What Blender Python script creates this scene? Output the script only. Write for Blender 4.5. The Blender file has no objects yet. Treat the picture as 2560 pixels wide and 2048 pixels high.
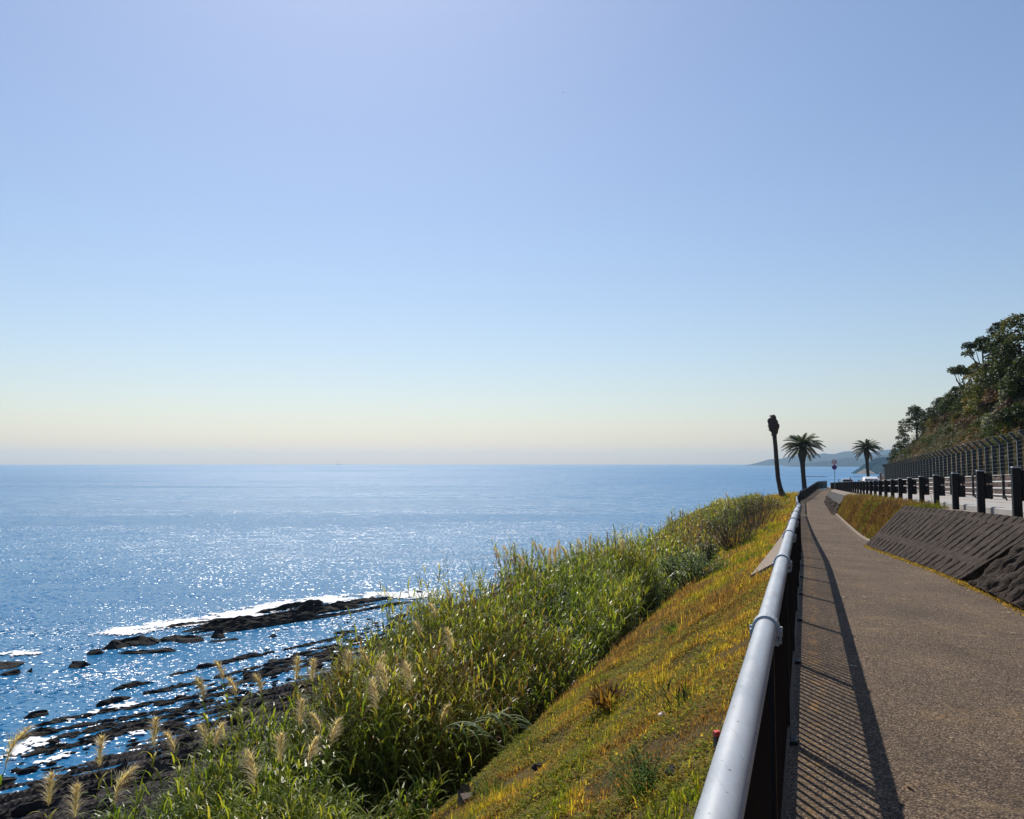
import bpy, math, random
import numpy as np
from mathutils import Vector, Matrix

R = math.radians
C = bpy.context.scene.collection
scene = bpy.context.scene
rng = np.random.default_rng(7)
random.seed(7)

# ------------------------------------------------------------------ camera, sky, sun, exposure
EYE = 1.65
F = 2000.0
PITCH = math.atan((1158.5 - 1024) / F)
AZ = R(20.15)                                   # direction of the path, right of the camera axis
cam = bpy.data.cameras.new('camera')
cam.sensor_fit = 'HORIZONTAL'
cam.sensor_width = 36.0
cam.lens = 36.0 * F / 2560.0
cam.clip_start = 0.05
cam.clip_end = 60000
camo = bpy.data.objects.new('camera', cam)
C.objects.link(camo)
camo.location = (0, 0, EYE)
camo.rotation_euler = (R(90) + PITCH, 0, 0)
scene.camera = camo

SUN_AZ, SUN_EL = R(-13.0), R(49.0)              # azimuth measured from +Y towards +X
w = bpy.data.worlds.new('World')
scene.world = w
w.use_nodes = True
nt = w.node_tree
bg = nt.nodes['Background']
sky = nt.nodes.new('ShaderNodeTexSky')
sky.sky_type = 'NISHITA'
sky.sun_disc = False
sky.sun_elevation = SUN_EL
sky.sun_rotation = SUN_AZ
sky.altitude = 10
sky.air_density = 1.3
sky.dust_density = 0.55
sky.ozone_density = 5.0
tint = nt.nodes.new('ShaderNodeMix'); tint.data_type = 'RGBA'; tint.blend_type = 'MULTIPLY'
tint.inputs[0].default_value = 1.0
tint.inputs[7].default_value = (1.0, 0.935, 0.945, 1)
nt.links.new(sky.outputs[0], tint.inputs[6])
nt.links.new(tint.outputs[2], bg.inputs[0])
bg.inputs[1].default_value = 0.109
sl = bpy.data.lights.new('sun', 'SUN')
sl.energy = 5.0
sl.angle = R(0.53)
sl.color = (1.0, 0.93, 0.82)
so = bpy.data.objects.new('sun', sl)
C.objects.link(so)
sd = Vector((math.sin(SUN_AZ) * math.cos(SUN_EL), math.cos(SUN_AZ) * math.cos(SUN_EL), math.sin(SUN_EL)))
so.rotation_euler = sd.to_track_quat('Z', 'Y').to_euler()
so.location = (0, 0, 60)
vs = scene.view_settings
vs.view_transform = 'Standard'
vs.look = 'None'
vs.exposure = 0.0
vs.gamma = 1.0
scene.cycles.max_bounces = 8
scene.cycles.transparent_max_bounces = 12
scene.cycles.sample_clamp_indirect = 6.0

# ------------------------------------------------------------------ helpers
SA, CA = math.sin(AZ), math.cos(AZ)

def W(s, t, z=0.0):
    """path frame (s along the path, t to its right) to world"""
    return np.array([s * SA + t * CA, s * CA - t * SA, z], float)

def Wa(s, t, z):
    s, t, z = np.broadcast_arrays(np.asarray(s, float), np.asarray(t, float), np.asarray(z, float))
    return np.stack([s * SA + t * CA, s * CA - t * SA, z], -1)

def ST(x, y):
    return x * SA + y * CA, x * CA - y * SA

def ray(px, py):
    x = (px - 1280) / F
    y = -(py - 1024) / F
    return np.array([x, math.cos(PITCH) - y * math.sin(PITCH), math.sin(PITCH) + y * math.cos(PITCH)])

def at_z(px, py, z):
    r = ray(px, py)
    return r * ((z - EYE) / r[2]) + np.array([0, 0, EYE])

def at_y(px, py, Y):
    r = ray(px, py)
    return r * (Y / r[1]) + np.array([0, 0, EYE])

def hash2(ix, iy, seed):
    h = (ix.astype(np.int64) * 374761393 + iy.astype(np.int64) * 668265263 + seed * 1442695041) & 0x7fffffff
    h = ((h ^ (h >> 13)) * 1274126177) & 0x7fffffff
    return ((h ^ (h >> 16)) & 0xffff) / 65535.0

def vnoise(x, y, seed=0):
    x = np.asarray(x, float); y = np.asarray(y, float)
    x, y = np.broadcast_arrays(x, y)
    ix = np.floor(x); iy = np.floor(y)
    fx = x - ix; fy = y - iy
    fx = fx * fx * (3 - 2 * fx); fy = fy * fy * (3 - 2 * fy)
    a = hash2(ix, iy, seed); b = hash2(ix + 1, iy, seed)
    c = hash2(ix, iy + 1, seed); d = hash2(ix + 1, iy + 1, seed)
    return (a * (1 - fx) + b * fx) * (1 - fy) + (c * (1 - fx) + d * fx) * fy

def fbm(x, y, seed=0, oct=4):
    v = 0; a = 0.5; tot = 0
    for k in range(oct):
        v = v + a * vnoise(np.asarray(x) * 2 ** k, np.asarray(y) * 2 ** k, seed + k * 17)
        tot += a; a *= 0.5
    return v / tot

def sstep(a, b, x):
    t = np.clip((np.asarray(x, float) - a) / (b - a), 0, 1)
    return t * t * (3 - 2 * t)

def tag(o, label=None, cat=None, group=None, kind=None):
    if label: o['label'] = label
    if cat: o['category'] = cat
    if group: o['group'] = group
    if kind: o['kind'] = kind
    return o

def empty(name, loc=(0, 0, 0), rz=0.0):
    o = bpy.data.objects.new(name, None)
    o.empty_display_size = 0.2
    C.objects.link(o)
    o.location = loc
    o.rotation_euler = (0, 0, rz)
    return o

def thing(name, label, cat, loc=(0, 0, 0), rz=0.0, group=None):
    return tag(empty(name, loc, rz), label, cat, group)

def link(name, me, mat=None, parent=None):
    if mat is not None and not me.materials:
        me.materials.append(mat)
    o = bpy.data.objects.new(name, me)
    C.objects.link(o)
    if parent is not None: o.parent = parent
    return o

def npmesh(name, verts, loops, starts, mat=None, parent=None, cols=None, smooth=False):
    """verts (N,3), flat loop indices, start index of each face"""
    me = bpy.data.meshes.new(name)
    verts = np.asarray(verts, np.float32); loops = np.asarray(loops, np.int32); starts = np.asarray(starts, np.int32)
    me.vertices.add(len(verts)); me.vertices.foreach_set('co', verts.ravel())
    me.loops.add(len(loops)); me.loops.foreach_set('vertex_index', loops)
    me.polygons.add(len(starts)); me.polygons.foreach_set('loop_start', starts)
    me.polygons.foreach_set('use_smooth', np.full(len(starts), smooth, dtype=bool))
    if cols is not None:
        at = me.attributes.new('tint', 'FLOAT_COLOR', 'POINT')
        c4 = np.ones((len(verts), 4), np.float32); c4[:, :3] = cols
        at.data.foreach_set('color', c4.ravel())
    me.update(calc_edges=True)
    me.validate()
    return link(name, me, mat, parent)

def quads(name, verts, q, **k):
    q = np.asarray(q, np.int32)
    return npmesh(name, verts, q.ravel(), np.arange(len(q)) * q.shape[1], **k)

def grid_quads(n, m):
    i = np.arange(n - 1)[:, None] * m + np.arange(m - 1)[None]
    i = i.ravel()
    return np.stack([i, i + 1, i + m + 1, i + m], 1)

class MB:
    def __init__(self):
        self.v = []; self.f = []; self.n = 0
    def add(self, v, f):
        self.v += [tuple(map(float, p)) for p in v]
        self.f += [tuple(int(i) + self.n for i in q) for q in f]
        self.n += len(v)
        return self
    def box(self, c, size, M=None):
        hx, hy, hz = size[0] / 2, size[1] / 2, size[2] / 2
        P = [Vector((x, y, z)) for x in (-hx, hx) for y in (-hy, hy) for z in (-hz, hz)]
        if M is not None: P = [M @ p for p in P]
        P = [p + Vector(c) for p in P]
        return self.add(P, [(0, 1, 3, 2), (4, 6, 7, 5), (0, 4, 5, 1), (2, 3, 7, 6), (0, 2, 6, 4), (1, 5, 7, 3)])
    def bbox(self, c, size, b=0.01, M=None):
        """box with bevelled vertical edges and top"""
        hx, hy, hz = size[0] / 2, size[1] / 2, size[2] / 2
        def ring(x, y, z):
            k = min(b, x * .5, y * .5)
            return [(-x + k, -y, z), (x - k, -y, z), (x, -y + k, z), (x, y - k, z), (x - k, y, z), (-x + k, y, z), (-x, y - k, z), (-x, -y + k, z)]
        P = ring(hx, hy, -hz) + ring(hx, hy, hz - b) + ring(hx - b, hy - b, hz)
        P = [Vector(p) for p in P]
        if M is not None: P = [M @ p for p in P]
        P = [p + Vector(c) for p in P]
        Fs = [tuple(range(7, -1, -1)), tuple(range(16, 24))]
        for r in (0, 8):
            for i in range(8):
                j = (i + 1) % 8
                Fs.append((r + i, r + j, r + 8 + j, r + 8 + i))
        return self.add(P, Fs)
    def tube(self, pts, rad, n=8, caps=True):
        pts = [Vector(p) for p in pts]
        if not hasattr(rad, '__len__'): rad = [rad] * len(pts)
        V = []; ref = None
        for i, p in enumerate(pts):
            d = (pts[min(i + 1, len(pts) - 1)] - pts[max(i - 1, 0)]).normalized()
            if ref is None:
                ref = Vector((0, 0, 1)) if abs(d.z) < 0.9 else Vector((1, 0, 0))
            u = d.cross(ref).normalized(); v2 = u.cross(d).normalized()
            ref = v2
            for k in range(n):
                an = 2 * math.pi * k / n
                V.append(p + (u * math.cos(an) + v2 * math.sin(an)) * rad[i])
        Fs = []
        for i in range(len(pts) - 1):
            for k in range(n):
                k2 = (k + 1) % n
                Fs.append((i * n + k, i * n + k2, (i + 1) * n + k2, (i + 1) * n + k))
        if caps:
            Fs.append(tuple(range(n - 1, -1, -1)))
            Fs.append(tuple(range((len(pts) - 1) * n, len(pts) * n)))
        return self.add(V, Fs)
    def rings(self, rings, caps=True):
        n = len(rings[0]); V = [p for r in rings for p in r]; Fs = []
        for i in range(len(rings) - 1):
            for k in range(n):
                k2 = (k + 1) % n
                Fs.append((i * n + k, i * n + k2, (i + 1) * n + k2, (i + 1) * n + k))
        if caps:
            Fs.append(tuple(range(n - 1, -1, -1)))
            Fs.append(tuple(range((len(rings) - 1) * n, len(rings) * n)))
        return self.add(V, Fs)
    def mesh(self, name, smooth=False):
        me = bpy.data.meshes.new(name)
        me.from_pydata(self.v, [], self.f)
        if smooth:
            me.polygons.foreach_set('use_smooth', [True] * len(me.polygons))
        me.update()
        return me
    def build(self, name, mat=None, parent=None, smooth=False):
        return link(name, self.mesh(name, smooth), mat, parent)

# ------------------------------------------------------------------ materials
class NT:
    def __init__(self, name):
        self.m = bpy.data.materials.new(name); self.m.use_nodes = True
        self.t = self.m.node_tree
        self.b = self.t.nodes['Principled BSDF']; self.o = self.t.nodes['Material Output']
    def n(self, typ, **k):
        x = self.t.nodes.new('ShaderNode' + typ)
        for a, v in k.items():
            if a.startswith('i_'):
                key = a[2:]
                key = int(key) if key.isdigit() else key.replace('_', ' ')
                x.inputs[key].default_value = v
            else: setattr(x, a, v)
        return x
    def l(self, a, b): self.t.links.new(a, b); return self
    def pos(self, scale=(1, 1, 1), rot=0.0):
        g = self.n('NewGeometry'); mp = self.n('Mapping')
        mp.inputs['Scale'].default_value = scale; mp.inputs['Rotation'].default_value = (0, 0, rot)
        self.l(g.outputs['Position'], mp.inputs[0])
        return mp.outputs[0]
    def obj(self, scale=(1, 1, 1)):
        g = self.n('TexCoord'); mp = self.n('Mapping'); mp.inputs['Scale'].default_value = scale
        self.l(g.outputs['Object'], mp.inputs[0])
        return mp.outputs[0]
    def noise(self, vec, scale, detail=4, rough=0.55, out='Fac'):
        x = self.n('TexNoise', i_Scale=scale, i_Detail=detail, i_Roughness=rough)
        self.l(vec, x.inputs['Vector']); return x.outputs[out]
    def vor(self, vec, scale, out='Color', feature='F1'):
        x = self.n('TexVoronoi', i_Scale=scale, feature=feature); self.l(vec, x.inputs['Vector']); return x.outputs[out]
    def ramp(self, fac, stops):
        x = self.n('ValToRGB'); e = x.color_ramp.elements
        while len(e) < len(stops): e.new(0.5)
        for k, (p, c) in enumerate(stops):
            e[k].position = p; e[k].color = (*c, 1) if len(c) == 3 else c
        self.l(fac, x.inputs[0]); return x.outputs[0]
    def fr(self, fac, a, b, lo=0.0, hi=1.0):
        x = self.n('MapRange'); x.inputs[1].default_value = a; x.inputs[2].default_value = b
        x.inputs[3].default_value = lo; x.inputs[4].default_value = hi
        self.l(fac, x.inputs[0]); return x.outputs[0]
    def mix(self, fac, a, b, mode='MIX'):
        x = self.n('Mix', data_type='RGBA', blend_type=mode)
        for v, i in ((fac, 0), (a, 6), (b, 7)):
            if hasattr(v, 'links') or hasattr(v, 'is_linked'): self.l(v, x.inputs[i])
            elif i == 0: x.inputs[0].default_value = v
            else: x.inputs[i].default_value = (*v, 1)
        return x.outputs[2]
    def math(self, op, a, b=0.0):
        x = self.n('Math', operation=op)
        for v, i in ((a, 0), (b, 1)):
            if hasattr(v, 'is_linked'): self.l(v, x.inputs[i])
            else: x.inputs[i].default_value = v
        return x.outputs[0]
    def bump(self, h, strength=0.4, dist=0.01, normal=None):
        x = self.n('Bump', i_Strength=strength, i_Distance=dist); self.l(h, x.inputs['Height'])
        if normal is not None: self.l(normal, x.inputs['Normal'])
        return x.outputs[0]
    def set(self, **k):
        for a, v in k.items():
            s = self.b.inputs[a.replace('_', ' ')]
            if hasattr(v, 'is_linked'): self.l(v, s)
            elif isinstance(v, tuple): s.default_value = (*v, 1)
            else: s.default_value = v
        return self

def plain(name, col, rough=0.5, metal=0.0, var=0.25, scale=6.0, bump=0.0, bscale=40.0, spec=0.5):
    t = NT(name); v = t.obj()
    n = t.noise(v, scale, 5)
    c = t.mix(t.fr(n, 0.3, 0.7), tuple(x * (1 - var) for x in col), tuple(min(1, x * (1 + var)) for x in col))
    t.set(Base_Color=c, Roughness=t.fr(n, 0.3, 0.7, rough * 0.85, min(1, rough * 1.15)), Metallic=metal)
    t.b.inputs['Specular IOR Level'].default_value = spec
    if bump: t.set(Normal=t.bump(t.noise(v, bscale, 3), bump, 0.01))
    return t.m

def leafmat(name, trans=0.35, rough=0.45, spec=0.4, gain=1.0):
    t = NT(name)
    a = t.n('Attribute', attribute_name='tint')
    col = a.outputs['Color']
    t.set(Base_Color=col, Roughness=rough)
    t.b.inputs['Specular IOR Level'].default_value = spec
    tr = t.n('BsdfTranslucent')
    t.l(t.mix(1.0, col, (1.25 * gain, 1.2 * gain, 0.55 * gain), 'MULTIPLY'), tr.inputs[0])
    mx = t.n('MixShader'); mx.inputs[0].default_value = trans
    t.l(t.b.outputs[0], mx.inputs[1]); t.l(tr.outputs[0], mx.inputs[2]); t.l(mx.outputs[0], t.o.inputs[0])
    return t.m

M = {}
M['leaf'] = leafmat('reed_leaf', 0.48, 0.36, 0.33, 1.6)
M['grass'] = leafmat('grass_blade', 0.48, 0.7, 0.1, 1.75)
M['tree_leaf'] = leafmat('tree_leaf', 0.28, 0.55, 0.18, 1.2)
M['plume'] = leafmat('plume', 0.55, 0.8, 0.1, 1.0)
M['bark'] = plain('bark', (0.075, 0.055, 0.042), 0.9, 0, 0.45, 9, 0.8, 18)
M['palm_bark'] = plain('palm_bark', (0.05, 0.034, 0.026), 0.9, 0, 0.4, 7, 0.8, 14)
M['fence_black'] = plain('dark_fence_paint', (0.007, 0.007, 0.009), 0.5, 0, 0.3, 12, spec=.25)
M['post_black'] = plain('dark_guard_paint', (0.007, 0.007, 0.009), 0.55, 0, 0.3, 9, spec=.25)
M['steel'] = plain('galvanised_steel', (0.27, 0.30, 0.32), 0.42, 0.55, 0.18, 14)
M['web'] = plain('dark_web', (0.022, 0.034, 0.042), 0.6, 0.0, 0.3, 8)
M['wire'] = plain('wire', (0.13, 0.135, 0.135), 0.5, 0.5, 0.2, 20)
M['white_pipe'] = plain('white_pipe_paint', (0.74, 0.72, 0.68), 0.4, 0, 0.12, 10)
M['white_paint'] = plain('white_car_paint', (0.8, 0.8, 0.82), 0.25, 0, 0.02, 3)
M['silver_paint'] = plain('silver_car_paint', (0.55, 0.56, 0.58), 0.25, 0.3, 0.04, 3)
M['glass'] = plain('dark_glass', (0.02, 0.028, 0.04), 0.12, 0, 0.05, 3)
M['rubber'] = plain('rubber', (0.02, 0.02, 0.02), 0.8, 0, 0.2, 9)
M['red_lens'] = plain('red_lens', (0.45, 0.03, 0.02), 0.25, 0, 0.1, 9)
M['sign_red'] = plain('sign_red', (0.42, 0.03, 0.03), 0.5, 0, 0.05, 9)
M['sign_blue'] = plain('sign_blue', (0.02, 0.05, 0.3), 0.5, 0, 0.05, 9)
M['sign_white'] = plain('sign_white', (0.8, 0.8, 0.8), 0.5, 0, 0.05, 9)
M['red_paint'] = plain('red_cap_paint', (0.62, 0.06, 0.04), 0.5, 0, 0.15, 30)
M['litter'] = plain('pale_wrapper', (0.8, 0.7, 0.72), 0.6, 0, 0.15, 40)
M['wood'] = plain('weathered_wood', (0.13, 0.09, 0.065), 0.85, 0, 0.4, 14, 0.6, 40)
M['hull'] = plain('ship_hull', (0.06, 0.07, 0.09), 0.6, 0, 0.2, 0.2)
M['feather'] = plain('dark_feather', (0.05, 0.05, 0.055), 0.8, 0, 0.2, 30)

def mat_handrail():
    t = NT('grey_handrail_paint'); v = t.obj((1, 1, 1))
    n = t.noise(v, 60, 4); n2 = t.noise(v, 3, 4)
    scr = t.noise(t.obj((180, 12, 180)), 1.0, 3)
    c = t.mix(t.fr(n2, 0.35, 0.7), (0.33, 0.35, 0.375), (0.42, 0.44, 0.465))
    c = t.mix(t.fr(scr, 0.68, 0.76, 0, 0.35), c, (0.15, 0.13, 0.12))
    stre = t.noise(t.pos((70, 0.8, 70), AZ), 1.0, 4, 0.6)
    c = t.mix(t.fr(stre, 0.58, 0.72, 0, 0.42), c, (0.20, 0.20, 0.20))
    spk = t.noise(t.pos((1, 1, 1)), 75, 3, 0.6)
    c = t.mix(t.fr(spk, 0.66, 0.72, 0, 0.75), c, (0.13, 0.095, 0.07))
    pat = t.noise(t.pos((1, 0.35, 1), AZ), 9, 5, 0.65)
    c = t.mix(t.fr(pat, 0.5, 0.68, 0, 0.35), c, (0.22, 0.225, 0.23))
    t.set(Base_Color=c, Roughness=t.fr(pat, 0.35, 0.65, 0.32, 0.55), Metallic=0.2)
    t.set(Normal=t.bump(n, 0.12, 0.002))
    return t.m
M['handrail'] = mat_handrail()

def mat_path():
    t = NT('path_aggregate'); v = t.pos()
    cell = t.vor(v, 135, 'Color')
    bw = t.n('SeparateColor'); t.l(cell, bw.inputs[0])
    c = t.ramp(bw.outputs[0], [(0.0, (0.012, 0.011, 0.010)), (0.3, (0.050, 0.037, 0.027)), (0.6, (0.105, 0.08, 0.058)), (0.85, (0.19, 0.15, 0.11)), (1.0, (0.33, 0.28, 0.22))])
    c2 = t.ramp(bw.outputs[1], [(0.0, (0.9, 0.75, 0.68)), (0.5, (1, 1, 1)), (1.0, (1.1, 1.0, 0.82))])
    c = t.mix(1.0, c, c2, 'MULTIPLY')
    big = t.noise(v, 0.9, 5)
    c = t.mix(1.0, c, t.ramp(big, [(0.3, (0.78, 0.76, 0.76)), (0.7, (1.18, 1.12, 1.05))]), 'MULTIPLY')
    moss = t.noise(v, 2.3, 6, 0.7)
    sp = t.noise(v, 60, 2)
    mk = t.math('MULTIPLY', t.fr(moss, 0.55, 0.72), t.fr(sp, 0.45, 0.6))
    c = t.mix(t.math('MULTIPLY', mk, 0.55), c, (0.30, 0.19, 0.055))
    pf = t.pos((1, 1, 1), AZ)                           # x across the path, y along it
    sp_ = t.n('SeparateXYZ'); t.l(pf, sp_.inputs[0])
    wander = t.math('ADD', sp_.outputs['X'], t.math('MULTIPLY', t.noise(v, 0.8, 3), 0.16))
    edge = t.math('MULTIPLY', t.fr(wander, 0.03, 0.09), t.fr(wander, 0.20, 0.12))
    st_ = t.math('MULTIPLY', edge, t.fr(t.noise(v, 7.0, 6, 0.75), 0.50, 0.62))
    c = t.mix(t.math('MULTIPLY', st_, 0.6), c, (0.34, 0.185, 0.05))
    yy = t.math('ADD', sp_.outputs['Y'], t.math('MULTIPLY', t.noise(v, 1.6, 4), 0.35))
    jm = t.math('ABSOLUTE', t.math('SUBTRACT', t.math('MODULO', t.math('ADD', yy, 200.0), 4.6), 2.3))
    jl = t.math('MULTIPLY', t.fr(jm, 0.05, 0.0), t.fr(t.noise(v, 2.0, 4), 0.42, 0.6))
    c = t.mix(t.math('MULTIPLY', jl, 0.55), c, (0.25, 0.19, 0.10))
    worn = t.noise(t.pos((1.0, 0.22, 1), AZ), 1.3, 4)
    c = t.mix(1.0, c, t.ramp(worn, [(0.32, (0.72, 0.70, 0.69)), (0.68, (1.06, 1.03, 0.99))]), 'MULTIPLY')
    t.set(Base_Color=c, Roughness=0.9)
    d = t.vor(v, 135, 'Distance')
    t.set(Normal=t.bump(d, 0.55, 0.004))
    t.b.inputs['Specular IOR Level'].default_value = 0.25
    return t.m
M['path'] = mat_path()

def mat_road():
    t = NT('pale_road_concrete'); v = t.pos()
    n = t.noise(v, 1.2, 6); g = t.noise(v, 90, 2)
    c = t.mix(t.fr(n, 0.3, 0.7), (0.30, 0.285, 0.27), (0.40, 0.38, 0.36))
    c = t.mix(t.fr(g, 0.3, 0.7, 0, 0.5), c, (0.25, 0.24, 0.22))
    t.set(Base_Color=c, Roughness=0.9, Normal=t.bump(g, 0.2, 0.003))
    return t.m
M['road'] = mat_road()
M['line'] = plain('road_line_paint', (0.72, 0.71, 0.68), 0.7, 0, 0.15, 5)
M['dirt'] = plain('gravel_dirt', (0.20, 0.16, 0.125), 0.95, 0, 0.35, 14, 0.5, 40)

def mat_ground():
    t = NT('soil'); v = t.pos()
    n = t.noise(v, 2.2, 6, 0.65); g = t.noise(v, 26, 4)
    c = t.ramp(n, [(0.3, (0.035, 0.024, 0.014)), (0.5, (0.085, 0.058, 0.026)), (0.7, (0.14, 0.095, 0.045))])
    c = t.mix(t.fr(g, 0.4, 0.62, 0, 0.75), c, (0.05, 0.052, 0.016))
    t.set(Base_Color=c, Roughness=1.0, Normal=t.bump(g, 0.6, 0.05))
    t.b.inputs['Specular IOR Level'].default_value = 0.109
    return t.m
M['ground'] = mat_ground()

def mat_rock(name, c0, c1, c2, sc=1.0, rough=0.7, bump=0.7):
    t = NT(name); v = t.pos()
    n = t.noise(v, 1.6 * sc, 7, 0.7); g = t.noise(v, 9 * sc, 5, 0.7)
    c = t.ramp(n, [(0.32, c0), (0.5, c1), (0.7, c2)])
    c = t.mix(t.fr(g, 0.35, 0.7, 0, 0.6), c, c0)
    t.set(Base_Color=c, Roughness=t.fr(g, 0.3, 0.7, rough * 0.8, min(1, rough * 1.2)), Normal=t.bump(g, bump, 0.12))
    t.b.inputs['Specular IOR Level'].default_value = 0.22
    return t.m
M['rock'] = mat_rock('dark_wet_rock', (0.008, 0.007, 0.008), (0.018, 0.016, 0.016), (0.045, 0.038, 0.034), 1.0, 0.85)
M['beach'] = mat_rock('rock_beach', (0.016, 0.012, 0.011), (0.052, 0.042, 0.039), (0.12, 0.10, 0.09), 1.0, 0.75)
M['wall'] = mat_rock('dark_ribbed_concrete', (0.022, 0.014, 0.010), (0.060, 0.041, 0.030), (0.115, 0.09, 0.072), 4.5, 0.95, 0.6)
M['smooth_wall'] = mat_rock('grey_concrete', (0.05, 0.045, 0.045), (0.085, 0.078, 0.075), (0.11, 0.10, 0.095), 1.5, 0.95, 0.2)
M['stone'] = mat_rock('red_brown_stone', (0.06, 0.042, 0.038), (0.14, 0.10, 0.09), (0.24, 0.18, 0.15), 1.6, 0.95, 0.8)
M['slab'] = mat_rock('weathered_slab', (0.17, 0.13, 0.10), (0.26, 0.205, 0.16), (0.36, 0.29, 0.23), 1.3, 0.9, 0.25)
M['cliff'] = plain('bare_cliff', (0.13, 0.125, 0.12), 0.95, 0, 0.3, 0.02)

def mat_hill():
    t = NT('hazy_forest_hill'); v = t.pos()
    n = t.noise(v, 0.03, 8, 0.7); g = t.noise(v, 0.006, 4)
    c = t.ramp(n, [(0.3, (0.014, 0.042, 0.07)), (0.5, (0.026, 0.068, 0.10)), (0.7, (0.045, 0.095, 0.12))])  # haze blue is mixed into the forest colour, on top of the haze box
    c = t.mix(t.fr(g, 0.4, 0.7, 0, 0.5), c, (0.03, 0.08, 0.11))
    t.set(Base_Color=c, Roughness=1.0, Normal=t.bump(n, 0.8, 20.0))
    t.b.inputs['Specular IOR Level'].default_value = 0.0
    return t.m
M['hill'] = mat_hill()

def mat_sea():
    t = NT('sea_water')
    v = t.pos()
    # slicks and wind bands lie roughly along the horizon: they change how rough the surface is
    band = t.noise(t.pos((0.0045, 0.021, 1)), 1.0, 5, 0.55)
    band2 = t.noise(t.pos((0.0007, 0.004, 1)), 1.0, 5, 0.6)
    amp = t.math('ADD', t.fr(band, 0.42, 0.57, 0.58, 1.12), t.fr(band2, 0.44, 0.56, -0.12, 0.25))
    # distance blend that builds up the glare: rougher, more specular water farther out
    gp_ = t.n('NewGeometry'); sx_ = t.n('SeparateXYZ'); t.l(gp_.outputs['Position'], sx_.inputs[0])
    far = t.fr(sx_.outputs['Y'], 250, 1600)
    # the slope of the waves, taken straight from two vector noises (swell and chop)
    def slopes(vec, sc, det, k, kz):
        x = t.noise(vec, sc, det, 0.6, 'Color')
        sb = t.n('VectorMath', operation='SUBTRACT'); t.l(x, sb.inputs[0]); sb.inputs[1].default_value = (0.5, 0.5, 0.5)
        ml = t.n('VectorMath', operation='MULTIPLY'); t.l(sb.outputs[0], ml.inputs[0]); ml.inputs[1].default_value = (k, kz, 0)
        return ml.outputs[0]
    s1 = slopes(t.pos((0.6, 1.0, 1)), 0.28, 3, 0.9, 1.1)
    s2 = slopes(t.pos((0.8, 1.0, 1)), 2.7, 4, 3.8, 4.2)
    ad = t.n('VectorMath', operation='ADD'); t.l(s1, ad.inputs[0]); t.l(s2, ad.inputs[1])
    sc = t.n('VectorMath', operation='SCALE'); t.l(ad.outputs[0], sc.inputs[0]); t.l(t.math('MULTIPLY', amp, t.fr(far, 0, 1, 1.0, 0.6)), sc.inputs['Scale'])
    a2 = t.n('VectorMath', operation='ADD'); t.l(sc.outputs[0], a2.inputs[0]); a2.inputs[1].default_value = (0, 0, 1)
    nn = t.n('VectorMath', operation='NORMALIZE'); t.l(a2.outputs[0], nn.inputs[0])
    deep = t.mix(t.fr(band2, 0.3, 0.7), (0.003, 0.125, 0.29), (0.006, 0.155, 0.34))
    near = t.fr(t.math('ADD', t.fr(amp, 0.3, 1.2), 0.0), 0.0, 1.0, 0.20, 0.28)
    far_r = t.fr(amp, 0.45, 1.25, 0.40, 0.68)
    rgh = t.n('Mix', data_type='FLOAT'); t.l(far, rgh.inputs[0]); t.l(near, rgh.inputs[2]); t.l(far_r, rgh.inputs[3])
    t.set(Base_Color=deep, Roughness=rgh.outputs[0], IOR=1.34, Normal=nn.outputs[0])
    t.l(t.fr(far, 0, 1, 0.42, 0.70), t.b.inputs['Specular IOR Level'])  # specular raised with distance to put a glare band into the far water
    return t.m
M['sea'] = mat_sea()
M['foam'] = plain('foam', (0.8, 0.82, 0.85), 0.9, 0, 0.08, 3)

# ------------------------------------------------------------------ profiles of the place (path frame)
SEA = -13.0
def smooth_interp(xs, ys, wd=3.0):
    g = np.arange(-40, 320, 0.5)
    y = np.interp(g, xs, ys)
    k = np.exp(-0.5 * (np.arange(-20, 21) * 0.5 / wd) ** 2); k /= k.sum()
    y = np.convolve(np.pad(y, 20, mode='edge'), k, 'valid')
    return lambda s: np.interp(s, g, y)

zp = smooth_interp([-40, 8, 16, 24, 34, 50, 64, 80, 90, 112, 118, 320], [0, 0, -.19, -.57, -.95, -1.36, -1.75, -2.0, -2.05, -1.78, -1.76, -1.76])
zr = smooth_interp([-40, 16.5, 43.4, 135, 160, 320], [2.29, .69, -.07, -2.25, -2.6, -3.2], 4)
Tb = smooth_interp([-40, 6, 11, 13.4, 22.8, 26, 34, 50, 82, 100, 112, 320], [2.75, 2.65, 2.42, 2.27, 1.5, 1.45, 1.5, 1.5, 1.7, 2.4, 3.0, 3.0], 1.2)
Tt = smooth_interp([-40, 6, 13, 15.6, 24.3, 30, 50, 84, 100, 320], [3.42, 3.4, 3.36, 3.25, 2.35, 2.3, 2.2, 2.1, 2.7, 3.2], 1.2)
Tf = smooth_interp([-40, 17, 48, 80, 112, 118, 320], [-.15, -.15, -.55, -.62, 1.3, 3.0, 3.0], 0.6)
toe_u = smooth_interp([-40, 15, 25, 40, 60, 80, 320], [3.95, 3.95, 3.9, 3.6, 3.4, 4.5, 5.0])
toe_d = smooth_interp([-40, 15, 25, 40, 60, 80, 95, 320], [2.6, 2.55, 2.3, 2.0, 1.3, .6, .2, .2])
zreed = smooth_interp([-40, 12, 20, 28, 40, 55, 70, 85, 100, 320], [-6.7, -6.6, -6.0, -5.6, -5.3, -4.9, -4.2, -3.4, -3.0, -3.0])

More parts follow.
